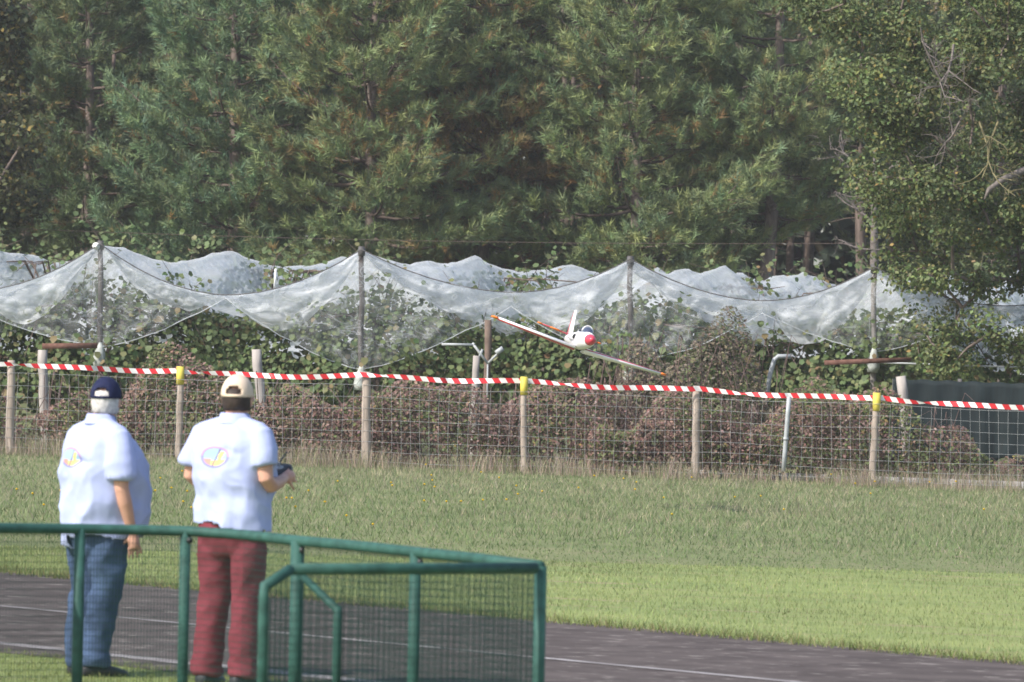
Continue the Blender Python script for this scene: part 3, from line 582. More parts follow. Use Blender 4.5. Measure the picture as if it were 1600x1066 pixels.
# --- broadleaf trees: clumps connected to a trunk by limbs
def inpoly(pts, poly):
    x, y = pts[:, 0], pts[:, 1]; r = np.zeros(len(pts), bool); j = len(poly) - 1
    for i in range(len(poly)):
        xi, yi = poly[i]; xj, yj = poly[j]
        r ^= ((yi > y) != (yj > y)) & (x < (xj - xi) * (y - yi) / (yj - yi + 1e-9) + xi); j = i
    return r
def broadleaf(name, label, base, fork, poly, nclump, per, Y0, Y1, cols, wts, size, cl_r, jit=.2, bark=BARK, extra=None, trunk_r=.24):
    root = thing(name, label, 'tree', base); b = np.array(base); fork = np.array(fork)
    mb = MB(); mid = b + (fork - b) * .5 + (.06, 0, 0); mb.tube([b - (0, 0, .1), mid, fork, fork + (0, 0, 1.2)], [trunk_r * 1.15, trunk_r * .92, trunk_r * .8, trunk_r * .5], 10)
    xs_ = [q[0] for q in poly]; ys_ = [q[1] for q in poly]; cl = []
    while len(cl) < nclump:
        q = np.array([[rng.uniform(min(xs_), max(xs_)), rng.uniform(min(ys_), max(ys_))]])
        if inpoly(q, poly)[0]: cl.append(tuple(P(q[0, 0], q[0, 1], rng.uniform(Y0, Y1))))
    cl = np.array(cl); limbs = MB(); nodes = [fork + (0, 0, .3)]; order = np.argsort(np.linalg.norm(cl - fork, axis=1))
    for k in order:
        e = cl[k]; d = np.linalg.norm(np.array(nodes) - e, axis=1) + .25 * np.linalg.norm(np.array(nodes) - fork, axis=1); s = nodes[int(np.argmin(d))]
        L = np.linalg.norm(e - s); m_ = (s + e) / 2 + rng.normal(0, .08 * L, 3) + (0, 0, .06 * L); rr = .012 + .014 * L + .02 * max(0, 1 - np.linalg.norm(s - fork) / 4)
        limbs.tube([s, s + (m_ - s) * .5, m_, m_ + (e - m_) * .5, e], np.linspace(rr, .008, 5), 5, False); nodes.append(e); nodes.append(m_)
    mb.build('trunk', bark, root).location = -Vector(base); limbs.build('limbs', bark, root).location = -Vector(base)
    N = nclump * per; ci = np.repeat(np.arange(nclump), per); g = rdir(N) * (rng.uniform(0, 1, N) ** .45)[:, None] * (cl_r * rng.uniform(.6, 1.25, nclump))[ci][:, None] * (1.2, 1.0, .75)
    g += np.array([[.12 * nn(a * 3, b_ * 3, c_ * 3, 1) for _ in (0,)] * 3 for a, b_, c_ in g]) if N < 1 else 0
    pos = cl[ci] + g; cc = palette(N, cols, wts, jit) * (1 + rng.normal(0, .16, nclump))[ci][:, None]
    leaves('crown', pos, g / (np.linalg.norm(g, axis=1)[:, None] + 1e-6) * .6 + rdir(N) * .8 + (0, -.1, .55), rng.uniform(size[0], size[1], N), np.clip(cc, .005, 1), root, base)
    return root
OAKC = [(.118, .15, .058), (.145, .172, .064), (.092, .125, .054), (.185, .17, .07), (.25, .19, .06)]
ob = onground(1668, 78.6); OY = 78.6
oak = broadleaf('oak_tree', 'big oak with yellowing leaves overhanging the windbreak and net', ob, (ob.x + .1, OY, 2.6),
    [(1255, -40), (1243, 20), (1290, 60), (1300, 110), (1335, 150), (1318, 190), (1345, 250), (1350, 300), (1400, 340), (1378, 400), (1425, 440), (1440, 490), (1425, 545), (1470, 580), (1530, 560), (1600, 575), (1760, 560), (1780, -60)],
    225, 330, 77.0, 80.4, OAKC, [4, 3, 3, .9, .22], (.055, .10), .42)
# thick limb and dead twigs in the oak
mb = MB(); mb.tube([P(1640, 262, 77.2), P(1600, 266, 77), P(1568, 280, 76.8), P(1545, 296, 76.7), P(1538, 312, 76.7)], [.075, .06, .05, .035, .012], 7); mb.build('limb', DEADWOOD, oak).location = -Vector(ob)
def twigs(root, off_, start, direc, n, L, Y, seed, m, name='dead_branch', r0=.022):
    r = np.random.default_rng(seed); mb = MB()
    def grow(p0, d, l, rad, lev):
        pts = [p0]; q = p0.copy(); dd = d.copy()
        for j in range(4):
            dd = dd + r.normal(0, .22, 3); dd /= np.linalg.norm(dd); q = q + dd * l / 4; pts.append(q.copy())
        mb.tube(pts, np.linspace(rad, rad * .45, 5), 4, False)
        if lev:
            for k in range(n):
                i_ = r.integers(1, 5); nd = dd + r.normal(0, .75, 3); nd /= np.linalg.norm(nd); grow(pts[i_], nd, l * r.uniform(.4, .7), rad * .55, lev - 1)
    s = np.array(P(*start, Y)); e = np.array(P(*direc, Y)); d = e - s; l = np.linalg.norm(d); grow(s, d / l, l, r0, 3)
    o = mb.build(name, m, root, smooth=False); o.location = -Vector(off_); return o
LICHEN = mat('lichen_wood', (.17, .15, .08), .9, .3, 10)
twigs(oak, ob, (1490, 70), (1425, 160), 4, 1, 76.6, 3, DEADWOOD); twigs(oak, ob, (1470, 125), (1440, 40), 4, 1, 76.6, 5, DEADWOOD); twigs(oak, ob, (1500, 190), (1420, 250), 4, 1, 76.7, 6, DEADWOOD)
twigs(oak, ob, (1530, 190), (1600, 260), 3, 1, 76.6, 8, LICHEN, 'lichen_branch'); twigs(oak, ob, (1560, 190), (1530, 280), 3, 1, 76.6, 9, LICHEN, 'lichen_branch')
lb = onground(-60, 104)
broadleaf('broadleaf_tree', 'yellowing broadleaf tree reaching in beside the dark pine', lb, (lb.x, 104, 3.0), [(-150, -30), (30, -30), (55, 60), (40, 150), (68, 215), (60, 270), (40, 345), (-150, 360)], 70, 260, 103, 106, [(.10, .11, .05), (.075, .085, .042), (.17, .14, .05), (.24, .18, .05)], [4, 4, 1.2, .5], (.10, .17), .5, trunk_r=.18)
# dead pine by the oak
db = onground(1366, 107); dead = thing('dead_tree', 'dead bare tree with grey trunk just left of the oak', 'tree', db)
mb = MB(); mb.tube([np.array(P(1366, y, 107)) - np.array(db) for y in (640, 480, 400, 350, 310, 270, 235)], [.10, .095, .09, .075, .055, .035, .012], 8); mb.build('trunk', DEADWOOD, dead)
for st, en, sd_ in (((1366, 330), (1300, 235), 11), ((1366, 350), (1300, 300), 12), ((1366, 300), (1400, 210), 13), ((1366, 390), (1310, 370), 14), ((1366, 280), (1325, 225), 15)):
    twigs(dead, db, st, en, 3, 1, 107, sd_, DEADWOOD, 'bare_limb', .03)

# --- kiwi vines under the netting
KIWI = [(.115, .155, .064), (.14, .175, .072), (.088, .13, .052), (.18, .185, .085), (.20, .155, .075)]
kleaf = []
for c_ in KIWI:
    me_ = np_mesh('leaf', HEART, HEART_F, LEAF, None, np.tile(c_, (len(HEART), 1))); kleaf.append(me_.data); bpy.data.objects.remove(me_)
def kiwi(px, Y, n, label, rx=2.25, zc=1.45, rz_=1.15, ry_=.9, top=.9, single=0, group=None, size=(.055, .11), tpl=None):
    b = onground(px, Y); root = thing('kiwi_vine', label, 'vine', b, group=group); mb = MB()
    mb.tube([(0, 0, -.05), (.06, .03, .6), (-.04, 0, 1.2), (.05, .04, 1.9)], [.06, .05, .045, .03], 7)
    ends = []
    for k in range(14):
        a = rng.uniform(0, 6.28); l = rng.uniform(.6, rx); e = np.array((math.cos(a) * l, math.sin(a) * ry_ * .8, zc + rng.uniform(-.5, .9)))
        mb.tube([(.05, .04, 1.7), (e[0] * .4, e[1] * .5, zc + .75), (e[0] * .8, e[1], zc + .7), e], [.022, .016, .011, .005], 5, False); ends.append(e)
    u = rdir(n) * (rng.uniform(.15, 1, n) ** .4)[:, None]; pos = u * (rx, ry_, rz_) + (0, 0, zc)
    lump = np.array([nn(a * 1.1 + px * .01, c * 1.3, b_ + Y, 1.0) for a, b_, c in pos]); pos[:, 1] -= .35 * lump; keep = lump > -.34; pos = pos[keep]
    sh_pos = []
    for q in range(int(n / 75)):
        x0 = rng.uniform(-rx, rx) * .95; y0 = rng.uniform(-.6, .8) * ry_; z0 = zc + rz_ * .6 * math.sqrt(max(.1, 1 - (x0 / rx) ** 2)); hh_ = top * rng.uniform(.25, 1) * min(1.15, max(.12, .5 + 1.2 * nn(x0 + px * .03, Y, 0, 1.4))); dx, dy = rng.normal(0, .35, 2)
        cv_ = [np.array((x0 + dx * f * f, y0 + dy * f * f, z0 + hh_ * (f * 1.25 - .25 * f * f))) for f in np.linspace(0, 1, 5)]; mb.tube(cv_, [.008, .007, .006, .005, .003], 3, False)
        for f in np.linspace(.05, 1, int(5 + 14 * hh_)): a_ = cv_[min(3, int(f * 4))]; b2 = cv_[min(4, int(f * 4) + 1)]; sh_pos.append(a_ + (b2 - a_) * (f * 4 - min(3, int(f * 4))) + rng.normal(0, .075, 3))
    pos = np.vstack([pos, np.array(sh_pos)]); stuff(mb.build('stem', TWIG, root))
    pos[:, 2] = np.maximum(pos[:, 2], .08); N = len(pos)
    col = palette(N, KIWI, [4, 3, 3, .9, .4], .14); D = outward(pos, (0, .4, zc - .3), .45) + (0, -.35, 0)
    leaves('foliage', pos, D, rng.uniform(size[0], size[1], N), col, root, (0, 0, 0), tpl or (PENT, PENT_F))
    for q in range(single):
        x = rng.uniform(-rx * .9, rx * .9); z = zc + rng.uniform(-.75, .7) * rz_; y = -ry_ * math.sqrt(max(.1, 1 - (x / rx) ** 2 - ((z - zc) / rz_) ** 2)) - .05
        o = link('leaf', kleaf[rng.integers(0, len(kleaf))], root); nrm = Vector((rng.normal(0, .5), -1, rng.uniform(.2, 1.0)))
        o.location = (x, y, z); o.rotation_euler = nrm.to_track_quat('Z', 'Y').to_euler(); s_ = rng.uniform(.09, .13); o.scale = (s_, s_, s_)
kl = ['kiwi vine filling the netting past the left meadow end', 'kiwi vine with broad leaves inside the net at the insulator pole', 'kiwi vine climbing the dark pole above the cream capped man', 'kiwi vine of lit round leaves behind the model aeroplane', 'kiwi vine under the net by the light grey pole', 'kiwi vine in the shade of the oak']
for i, (a, _, _) in enumerate(poles):
    kiwi(a + 12, YP + .75, 5600, kl[i], single=50, top=1.15 if i in (1, 2, 3) else .7)
for i, a in enumerate((-45, 360, 790, 1190)):
    kiwi(a, YP + 1.25, 4200, ['kiwi vine thicket behind the man in the navy cap', 'kiwi vine wall of large leaves below the sagging net join', 'kiwi vine behind the pale metal bracket', 'kiwi vine with yellow leaves above the bent pipe'][i], rx=2.1, zc=1.25, rz_=1.05, single=40, top=.35)
for r_, Y in enumerate((87, 93, 99, 104.5)):
    for q in range(6):
        a = -240 + 330 * q + (r_ % 2) * 170
        kiwi(a, Y, 1600, 'kiwi vine further back pushing leaves up through the netting', rx=2.2, zc=2.15, rz_=.95, ry_=1.4, top=1.0 + .5 * rng.uniform(), group='kiwi vines further back in the orchard', size=(.07, .13), tpl=(PENT, PENT_F))
# --- brambles along the fence
BRC = [(.23, .145, .12), (.18, .115, .095), (.28, .20, .16), (.12, .145, .06), (.15, .175, .065), (.26, .20, .08)]
def bramble(px, Y, rx, hh, n, label, green=.3, ry_=.8, tall=0, cols=None):
    b = onground(px, Y); root = thing('bramble_bush', label, 'bush', b, group='brambles behind the wire fence'); mb = MB()
    for k in range(34 + tall):
        a = rng.uniform(-rx, rx); y = rng.uniform(-ry_, ry_) * .8; h_ = hh * rng.uniform(.45, 1.0); d = rng.normal(0, .3); 
        mb.tube([(a, y, -.03), (a + d * .3, y - .05, h_ * .6), (a + d * .8, y - .15, h_ * .95), (a + d * 1.3, y - .3, h_ * .85)], [.009, .008, .006, .003], 3, False)
    mb.build('canes', mat('cane', (.16, .11, .10), .9, .3, 10), root)
    x = rng.uniform(-rx, rx, n); y = rng.uniform(-ry_, ry_, n); prof = hh * (.80 + .55 * np.array([nn(a + px * .02, 0, Y, 1.1) for a in x])) * np.sqrt(np.clip(1 - (x / rx) ** 4 * .8, .05, 1))
    z = prof * rng.uniform(0, 1, n) ** .75; y = y * (1 - .45 * z / hh); pos = np.stack([x, y, z], 1)
    g = np.array([nn(a + px * .013, b_, c, 1.6) for a, b_, c in pos]); gp = np.clip(green + .9 * g, .02, .95); isg = rng.uniform(0, 1, n) < gp
    cc = np.where(isg[:, None], palette(n, BRC[3:], [4, 3, .5]), palette(n, cols or BRC[:3], [4, 3, 2]))
    keep = g > -.42 + .25 * isg
    leaves('foliage', pos[keep], outward(pos[keep], (0, .3, hh * .3), .4), rng.uniform(.03, .075, keep.sum()), cc[keep], root, (0, 0, 0))
bl = [(-120, .55), (95, .5), (330, .32), (520, .2), (690, .22), (880, .25), (1060, .2), (1230, .3), (1390, .3)]
bt = ['leafy bramble beyond the first fence post', 'green flecked bramble behind the navy capped man', 'brown bramble behind the cream capped man', 'dry purple brown bramble left of the middle posts', 'dry bramble below the pale weathered post', 'bramble with green shoots behind a yellow sleeved post', 'dense brown bramble under the aeroplane wing', 'brown bramble behind the leaning metal stake', 'bramble thinning out against the windbreak']
for (a, gr), lb_ in zip(bl, bt): bramble(a, 74.9 + .3 * math.sin(a), 1.3, 1.42, 8200, lb_, gr + .06)
bramble(1085, 75.9, 1.2, 2.25, 11000, 'tall tangled grey brown shrub rising above the tape', .12, .7, 60, [(.19, .155, .115), (.15, .125, .095), (.22, .18, .13)])
bramble(965, 76.9, .7, 1.75, 2200, 'dry brown shrub under the aeroplane fuselage', .15, .6, 20)
bramble(1480, 75.2, .75, .5, 1600, 'low reddish bramble in front of the windbreak', .45, .5)
bramble(1610, 75.8, .7, .5, 1600, 'low green bush at the windbreak foot', .75, .5)

# ------------------------------------------------------------------ the two men
def ring(cx, cy, z, ax, ay, n=28, pw=2.3):
    t = np.linspace(0, 2 * np.pi, n, endpoint=False); c, s_ = np.cos(t), np.sin(t)
    return np.stack([cx + ax * np.sign(c) * np.abs(c) ** (2 / pw), cy + ay * np.sign(s_) * np.abs(s_) ** (2 / pw), np.full(n, z)], 1)
def remesh(mb, voxel, smooth_it=4):
    me = bpy.data.meshes.new('tmp'); V = np.vstack(mb.V); T = np.vstack(mb.T); me.from_pydata(V.tolist(), [], T.tolist())
    o = bpy.data.objects.new('tmp', me); COL.objects.link(o)
    r = o.modifiers.new('r', 'REMESH'); r.mode = 'VOXEL'; r.voxel_size = voxel
    s_ = o.modifiers.new('s', 'SMOOTH'); s_.iterations = smooth_it; s_.factor = .5
    dg = bpy.context.evaluated_depsgraph_get(); ev = o.evaluated_get(dg); m2 = bpy.data.meshes.new_from_object(ev)
    bpy.data.objects.remove(o)
    for p_ in m2.polygons: p_.use_smooth = True
    return m2
def displace(me, fn):
    n = len(me.vertices); co = np.empty(n * 3); me.vertices.foreach_get('co', co); co = co.reshape(-1, 3)
    nr = np.empty(n * 3); me.vertices.foreach_get('normal', nr); nr = nr.reshape(-1, 3)
    d = np.array([fn(*c) for c in co]); co = co + nr * d[:, None]; me.vertices.foreach_set('co', co.ravel()); me.update()
def trim(me, keep):
    import bmesh
    bm = bmesh.new(); bm.from_mesh(me); kill = [f for f in bm.faces if not keep(f.calc_center_median(), f.normal)]
    bmesh.ops.delete(bm, geom=kill, context='FACES'); bm.to_mesh(me); bm.free()
def put(name, me, m, parent):
    me.name = name; me.materials.clear(); me.materials.append(m); return link(name, me, parent)
SKIN = mat('skin', (.52, .29, .215), .5, .1, 14, .3); HAIRW = mat('grey_hair', (.50, .48, .47), .8, .25, 60, .2); HAIRD = mat('dark_hair', (.035, .024, .02), .6, .3, 60, .3)
EYE = mat('eye', (.6, .6, .6), .2, .1, 10); DARKP = mat('dark_plastic', (.02, .022, .025), .4, .2, 10, .4)
def shirtmat(name, zc, a, b):
    m = mat(name, (.385, .435, .67), .85, .03, 30, .15); t = m.node_tree; L = t.links.new
    bs = t.nodes['Principled BSDF']; base = bs.inputs['Base Color'].links[0].from_socket
    tc = t.nodes.new('ShaderNodeTexCoord'); sp = t.nodes.new('ShaderNodeSeparateXYZ'); L(tc.outputs['Object'], sp.inputs[0])
    def math_(op, x, y=None):
        n = t.nodes.new('ShaderNodeMath'); n.operation = op
        for k, v in enumerate((x, y)):
            if v is None: continue
            if isinstance(v, (int, float)): n.inputs[k].default_value = v
            else: L(v, n.inputs[k])
        return n.outputs[0]
    X = math_('DIVIDE', sp.outputs['X'], a); Z = math_('DIVIDE', math_('SUBTRACT', sp.outputs['Z'], zc), b)
    d = math_('SQRT', math_('ADD', math_('MULTIPLY', X, X), math_('MULTIPLY', Z, Z)))
    back = math_('LESS_THAN', sp.outputs['Y'], 0.0)
    def mask(*cs):
        r = back
        for c in cs: r = math_('MULTIPLY', r, c)
        return r
    def over(prev, msk, col):
        n = t.nodes.new('ShaderNodeMixRGB'); L(msk, n.inputs[0]); L(prev, n.inputs[1]); n.inputs[2].default_value = (*col, 1); return n.outputs[0]
    col = over(base, mask(math_('LESS_THAN', d, 1.0)), (.25, .25, .50))
    col = over(col, mask(math_('LESS_THAN', d, 1.0), math_('GREATER_THAN', d, .86), math_('GREATER_THAN', Z, .1)), (.42, .27, .45))
    inn = math_('LESS_THAN', d, .80); col = over(col, mask(inn), (.32, .47, .66))
    col = over(col, mask(inn, math_('LESS_THAN', Z, math_('ADD', math_('MULTIPLY', X, .15), -.28))), (.64, .52, .22))
    col = over(col, mask(inn, math_('LESS_THAN', Z, -.15), math_('LESS_THAN', X, -.25)), (.55, .28, .24))
    col = over(col, mask(inn, math_('GREATER_THAN', X, .22), math_('LESS_THAN', Z, .55), math_('LESS_THAN', math_('ABSOLUTE', math_('SUBTRACT', math_('SUBTRACT', X, .35), math_('MULTIPLY', Z, .35))), .17)), (.68, .58, .20))
    col = over(col, mask(inn, math_('LESS_THAN', math_('ABSOLUTE', math_('SUBTRACT', math_('SUBTRACT', X, .12), math_('MULTIPLY', Z, .30))), .045)), (.16, .10, .22))
    L(col, bs.inputs['Base Color'])
    return m
def finger(mb, root, d, bend, L, r):
    pts = [np.array(root)]; dd = np.array(d, float); dd /= np.linalg.norm(dd)
    for f in (.42, .32, .26): pts.append(pts[-1] + dd * L * f); dd = dd + np.array(bend) * .55; dd /= np.linalg.norm(dd)
    mb.tube(pts, [r, r * .95, r * .85, r * .6], 8)
def hand(mb, wrist, d, palm_n, thumb_side, curl=.8, s=1.0):
    d = np.array(d, float); d /= np.linalg.norm(d); n = np.array(palm_n, float); n -= d * n.dot(d); n /= np.linalg.norm(n); sd_ = np.cross(d, n) * thumb_side; w_ = np.array(wrist)
    mb.tube([w_, w_ + d * .03, w_ + d * .065, w_ + d * .095], [.026, .034, .038, .032], 10)
    for k, (o, L) in enumerate(((.030, .075), (.011, .085), (-.010, .078), (-.030, .060))):
        finger(mb, w_ + d * .085 + sd_ * o * 1.15, d + sd_ * o * 3, n * curl, L * s, .0088)
    finger(mb, w_ + d * .028 + sd_ * .03, d * .7 + sd_ * .85 + n * .2, n * curl * .5 + d * .3, .075 * s, .0105)
def person(label, base, yaw, scale, P_):
    root = thing('person', label, 'person', base, -yaw); root.scale = (scale,) * 3
    hy = P_['head_yaw'] - yaw; Rh = np.array(Matrix.Rotation(-hy, 3, 'Z')); hc = np.array((0, P_.get('head_y', .02), 1.60))
    # skin body, one continuous surface
    b = MB(); T = P_['torso']
    b.loft([ring(0, y, z, ax * .86, ay * .86) for z, ax, ay, y in T])
    b.tube([(0, 0, 1.40), (0, .005, 1.48), hc + Rh @ np.array((0, -.012, -.05))], [.075, .062, .058], 14)
    b.ball(hc, np.array((.076, .096, .118)), 20, 14, Rh); b.ball(hc + Rh @ np.array((0, .03, -.055)), np.array((.058, .068, .068)), 16, 10, Rh)
    b.tube([hc + Rh @ np.array(q) for q in ((0, .085, .012), (0, .112, -.026), (0, .098, -.036))], [.010, .017, .012], 8)
    for s_ in (-1, 1):
        b.ball(hc + Rh @ np.array((s_ * .078, -.005, -.008)), np.array((.012, .022, .034)), 10, 8, Rh)
        b.ball(hc + Rh @ np.array((s_ * .03, .082, .018)), np.array((.024, .016, .010)), 10, 6, Rh)
    b.ball(hc + Rh @ np.array((0, .088, -.066)), np.array((.026, .012, .009)), 10, 6, Rh)
    for A in P_['arms']: b.tube(A['p'], [.058, .05, .043, .044, .036, .027], 12); hand(b, A['p'][-1], A['hd'], A['pn'], A['ts'], A.get('curl', .6))
    for Lg in P_['legs']: b.tube(Lg, [.088, .082, .058, .055, .042, .040], 14)
    put('body', remesh(b, .0076, 3), SKIN, root)
    for s_ in (-1, 1):
        e = MB(); e.ball(hc + Rh @ np.array((s_ * .030, .088, .004)), .011, 10, 8); e.build('eye', EYE, root)
    # shirt
    b = MB(); lo = P_['hem']; k_ = P_['loose']
    b.loft([ring(0, y, z, ax + k_, ay + k_) for z, ax, ay, y in T if z > lo - .12])
    for A in P_['arms']:
        p0, p1, p2 = [np.array(q) for q in A['p'][:3]]; e = p1 + (p2 - p1) * P_['sleeve']; sh = np.array((p0[0] * .72, p0[1], p0[2] + .015))
        b.tube([sh, p0, (p0 + p1) / 2, p1, e], [.070, .076, .076, .074, .077], 14); b.tube([(0, 0, 1.455), sh * .5 + np.array((0, -.003, 1.452)) * .5, p0 + (0, 0, .008)], [.074, .076, .070], 14)
    b.tube([(0, .0, 1.41), (0, .0, 1.465), (0, .004, 1.50)], [.098, .078, .072], 18)
    me = remesh(b, .011, 3); rs = P_['seed']
    def wr(x, y, z):
        rid = lambda v_: 1 - 2 * abs(v_)
        n1 = mnoise.noise(Vector((x * 2.2 + z * 3.2 + rs, y * 3, z * 3.4 - x * 5.5))); n2 = mnoise.noise(Vector((x * 5 - z * 5 + rs, y * 6, z * 4.5 + x * 6 + 3)))
        low = min(1, max(0, (1.42 - z) / .25))
        f = low * (.025 * rid(n1) + .013 * rid(n2)) + .004 * mnoise.noise(Vector((x * 14, y * 14 + rs, z * 9)))
        f += .012 * max(0, (1.12 - z)) / .3 * mnoise.noise(Vector((x * 13 + rs, y * 13, z * 2.2)))
        return f - .022 * math.exp(-((z - (P_['fold'] + .25 * (x - .05) + .02 * math.sin(x * 30))) / .020) ** 2) * math.exp(-((x - .10) / .07) ** 2) * (1 if y < .02 else 0) * P_['foldk']
    displace(me, wr)
    hemf = lambda x, y: lo + P_['hemv'](x, y)
    trim(me, lambda c, n: not (c.z < hemf(c.x, c.y) and abs(c.x) < .33 and not (abs(c.x) > .20 and c.z > 1.0)))
    sh_ = put('shirt', me, P_['shirt'], root)
    md = sh_.modifiers.new('cloth', 'SOLIDIFY'); md.thickness = .004
    b = MB(); t = np.linspace(0, 2 * np.pi, 28, endpoint=False); rr = []
    for z, r_ in ((1.478, .080), (1.522, .075), (1.526, .081), (1.468, .098)): rr.append(np.stack([r_ * np.cos(t), .004 + r_ * 1.02 * np.sin(t), z - .02 * np.maximum(0, np.sin(t))], 1))
    b.loft(rr, cap=False); b.build('collar', P_['collar'], root)
    # trousers
    b = MB(); Tq = [(T[0][0] - .03, T[0][1] * .8, T[0][2] * .8, T[0][3])] + [q for q in T if q[0] < 1.06]
    b.loft([ring(0, y, z, ax * P_.get('hipk', .99), ay * P_.get('hipk', .99)) for z, ax, ay, y in Tq])
    for Lg in P_['legs']:
        l = [np.array(q) for q in Lg]; b.tube(l[:-1] + [l[-1] - (0, 0, .02)], P_['legr'], 16)
    me = remesh(b, .011, 3)
    def cr(x, y, z):
        n1 = mnoise.noise(Vector((x * 6 + z * 3 + rs, y * 6, z * 5 - x * 5))); n2 = mnoise.noise(Vector((x * 9 - z * 6, y * 8 + rs, z * 7 + x * 4)))
        return .012 * (1 - 2 * abs(n1)) + .007 * (1 - 2 * abs(n2)) + .010 * math.exp(-((z - .13) / .07) ** 2) * mnoise.noise(Vector((x * 6, y * 6 + rs, z * 30 + x * 9)))
    displace(me, cr)
    put('trousers', me, P_['trousers'], root)
    # shoes
    for Lg, fd in zip(P_['legs'], P_['feet']):
        a = np.array(Lg[-1]); f = np.array((math.sin(fd), math.cos(fd), 0)); g_ = np.array((f[1], -f[0], 0)); b = MB(); rr = []
        for d, w_, h_ in ((-.075, .028, .055), (-.06, .038, .085), (0, .042, .10), (.07, .046, .075), (.14, .048, .055), (.185, .036, .042), (.205, .015, .025)):
            tt = np.linspace(0, 2 * np.pi, 14, endpoint=False); c_ = np.array((a[0], a[1], 0)) + f * d
            rr.append(np.array([c_ + g_ * w_ * math.cos(q) + np.array((0, 0, max(.004, h_ / 2 + h_ / 2 * math.sin(q)))) for q in tt]))
        b.loft(rr); b.build('shoe', P_['shoe'], root)
    # cap with rear opening, hair
    cp = MB(); n, m_ = 36, 12; V = []; Tt = []
    for i in range(m_ + 1):
        e = math.radians(-8 + 98 * i / m_)
        for j in range(n):
            a = 2 * math.pi * j / n; V.append(hc + Rh @ (np.array((.086 * math.cos(a) * math.cos(e), -.004 + .107 * math.sin(a) * math.cos(e), .030 + .108 * math.sin(e)))))
    for i in range(m_):
        for j in range(n):
            a = (j + .5) / n * 360; ba = (a - 270 + 180) % 360 - 180; zz = i
            if abs(ba) < 34 and 1 <= i < 1 + 2.3 * math.sqrt(max(0, 1 - (ba / 34) ** 2)): continue
            k, k2 = i * n + j, i * n + (j + 1) % n; Tt += [(k, k2, k2 + n), (k, k2 + n, k + n)]
    cap = MB().add(np.array(V), Tt).build('cap', P_['cap'], root); md = cap.modifiers.new('t', 'SOLIDIFY'); md.thickness = .004; md.offset = 1
    V = []; Tt = []
    for i in range(15):
        a = math.radians(28 + 124 * i / 14)
        for q in range(5): r_ = 1 + .62 * (q / 4) * math.sin(math.radians(180 * i / 14)) ** .5; V.append(hc + Rh @ np.array((.086 * math.cos(a) * (1 + .1 * (r_ - 1)), -.004 + .107 * math.sin(a) * r_, .026 - .022 * (r_ - 1) - .03 * math.cos(a) ** 2 * (r_ - 1))))
    for i in range(14):
        for q in range(4): k = i * 5 + q; Tt += [(k, k + 1, k + 6), (k, k + 6, k + 5)]
    vz = MB().add(np.array(V), Tt).build('visor', P_['cap'], cap); md = vz.modifiers.new('t', 'SOLIDIFY'); md.thickness = .004
    bt_ = MB(); bt_.ball(hc + Rh @ np.array((0, -.004, .138)), np.array((.010, .010, .006)), 10, 6); bt_.build('button', P_['cap'], cap)
    hr = MB(); rr = []
    for z, s_ in P_['hairp']: tt = np.linspace(math.pi * .98, math.pi * 2.02, 22); tt = np.concatenate([tt, tt[::-1]]); ri = np.concatenate([np.full(22, 1.0), np.full(22, .9)]); rr.append(hc + np.stack([.083 * s_ * np.cos(tt) * ri, -.002 + .104 * s_ * np.sin(tt) * ri, np.full(44, z)], 1) @ Rh.T)
    hr.loft(rr); ho = hr.build('hair', P_['hair'], root); displace(ho.data, lambda x, y, z: .004 * mnoise.noise(Vector((x * 60, y * 60, z * 25))))
    return root
NAVY = mat('navy_cloth', (.014, .018, .055), .85, .15, 30); CREAM = mat('cream_cloth', (.68, .54, .42), .85, .08, 20)
JEANS = mat('blue_denim', (.055, .085, .155), .9, .35, 7, .1, .2, stretch=(1, 1, .6)); MAROON = mat('maroon_cotton', (.185, .040, .055), .9, .16, 7, .1, .2)
BLACKSHOE = mat('dark_leather', (.03, .03, .035), .5, .2, 12, .3)
gA = G(152, 1056); gB = G(358, 1073)
TA = [(.74, .16, .13, -.02), (.80, .19, .19, .03), (.88, .20, .20, .04), (.96, .208, .212, .045), (1.04, .214, .212, .044), (1.12, .218, .206, .04), (1.22, .222, .20, .032), (1.30, .222, .184, .018), (1.37, .21, .158, 0), (1.42, .17, .115, -.01), (1.455, .10, .08, -.005)]
person('stout man in navy cap, pale blue shirt and jeans seen from behind', (gA.x - .012, gA.y, gz(gA.x)), math.radians(54), 1.0, dict(
    torso=TA, head_yaw=math.radians(12), head_y=.035, hem=.82, loose=.022, sleeve=.55, seed=3.1, fold=1.235, foldk=1.0,
    hemv=lambda x, y: (-.075 if (y < 0 and x < -.02) else 0.0) + .012 * math.sin(x * 20 + y * 14),
    arms=[dict(p=[(.222, -.01, 1.385), (.255, -.015, 1.24), (.265, -.01, 1.10), (.262, .015, 1.02), (.25, .05, .93), (.24, .085, .845)], hd=(.0, .18, -1), pn=(-1, .2, 0), ts=-1, curl=.45),
          dict(p=[(-.222, -.01, 1.385), (-.255, -.01, 1.24), (-.262, 0, 1.10), (-.255, .05, 1.02), (-.22, .14, .99), (-.17, .22, .97)], hd=(.5, .8, .0), pn=(0, -.4, -1), ts=1, curl=.6)],
    legs=[[(.10, .01, .86), (.105, .0, .72), (.10, .0, .50), (.095, -.02, .44), (.09, -.05, .20), (.085, -.06, .085)], [(-.10, .0, .86), (-.105, -.01, .72), (-.10, -.0, .50), (-.10, -.03, .44), (-.095, -.06, .20), (-.09, -.05, .085)]],
    legr=[.118, .112, .086, .084, .076, .078], feet=[.25, -.15], shirt=shirtmat('pale_shirt_a', 1.27, .098, .060), collar=mat('shirt_collar', (.385, .435, .67), .85, .03, 20), trousers=JEANS, shoe=BLACKSHOE, cap=NAVY, hair=HAIRW, hairp=[(-.075, .78), (-.06, .93), (-.02, 1.0), (.02, 1.02), (.06, .98)]))
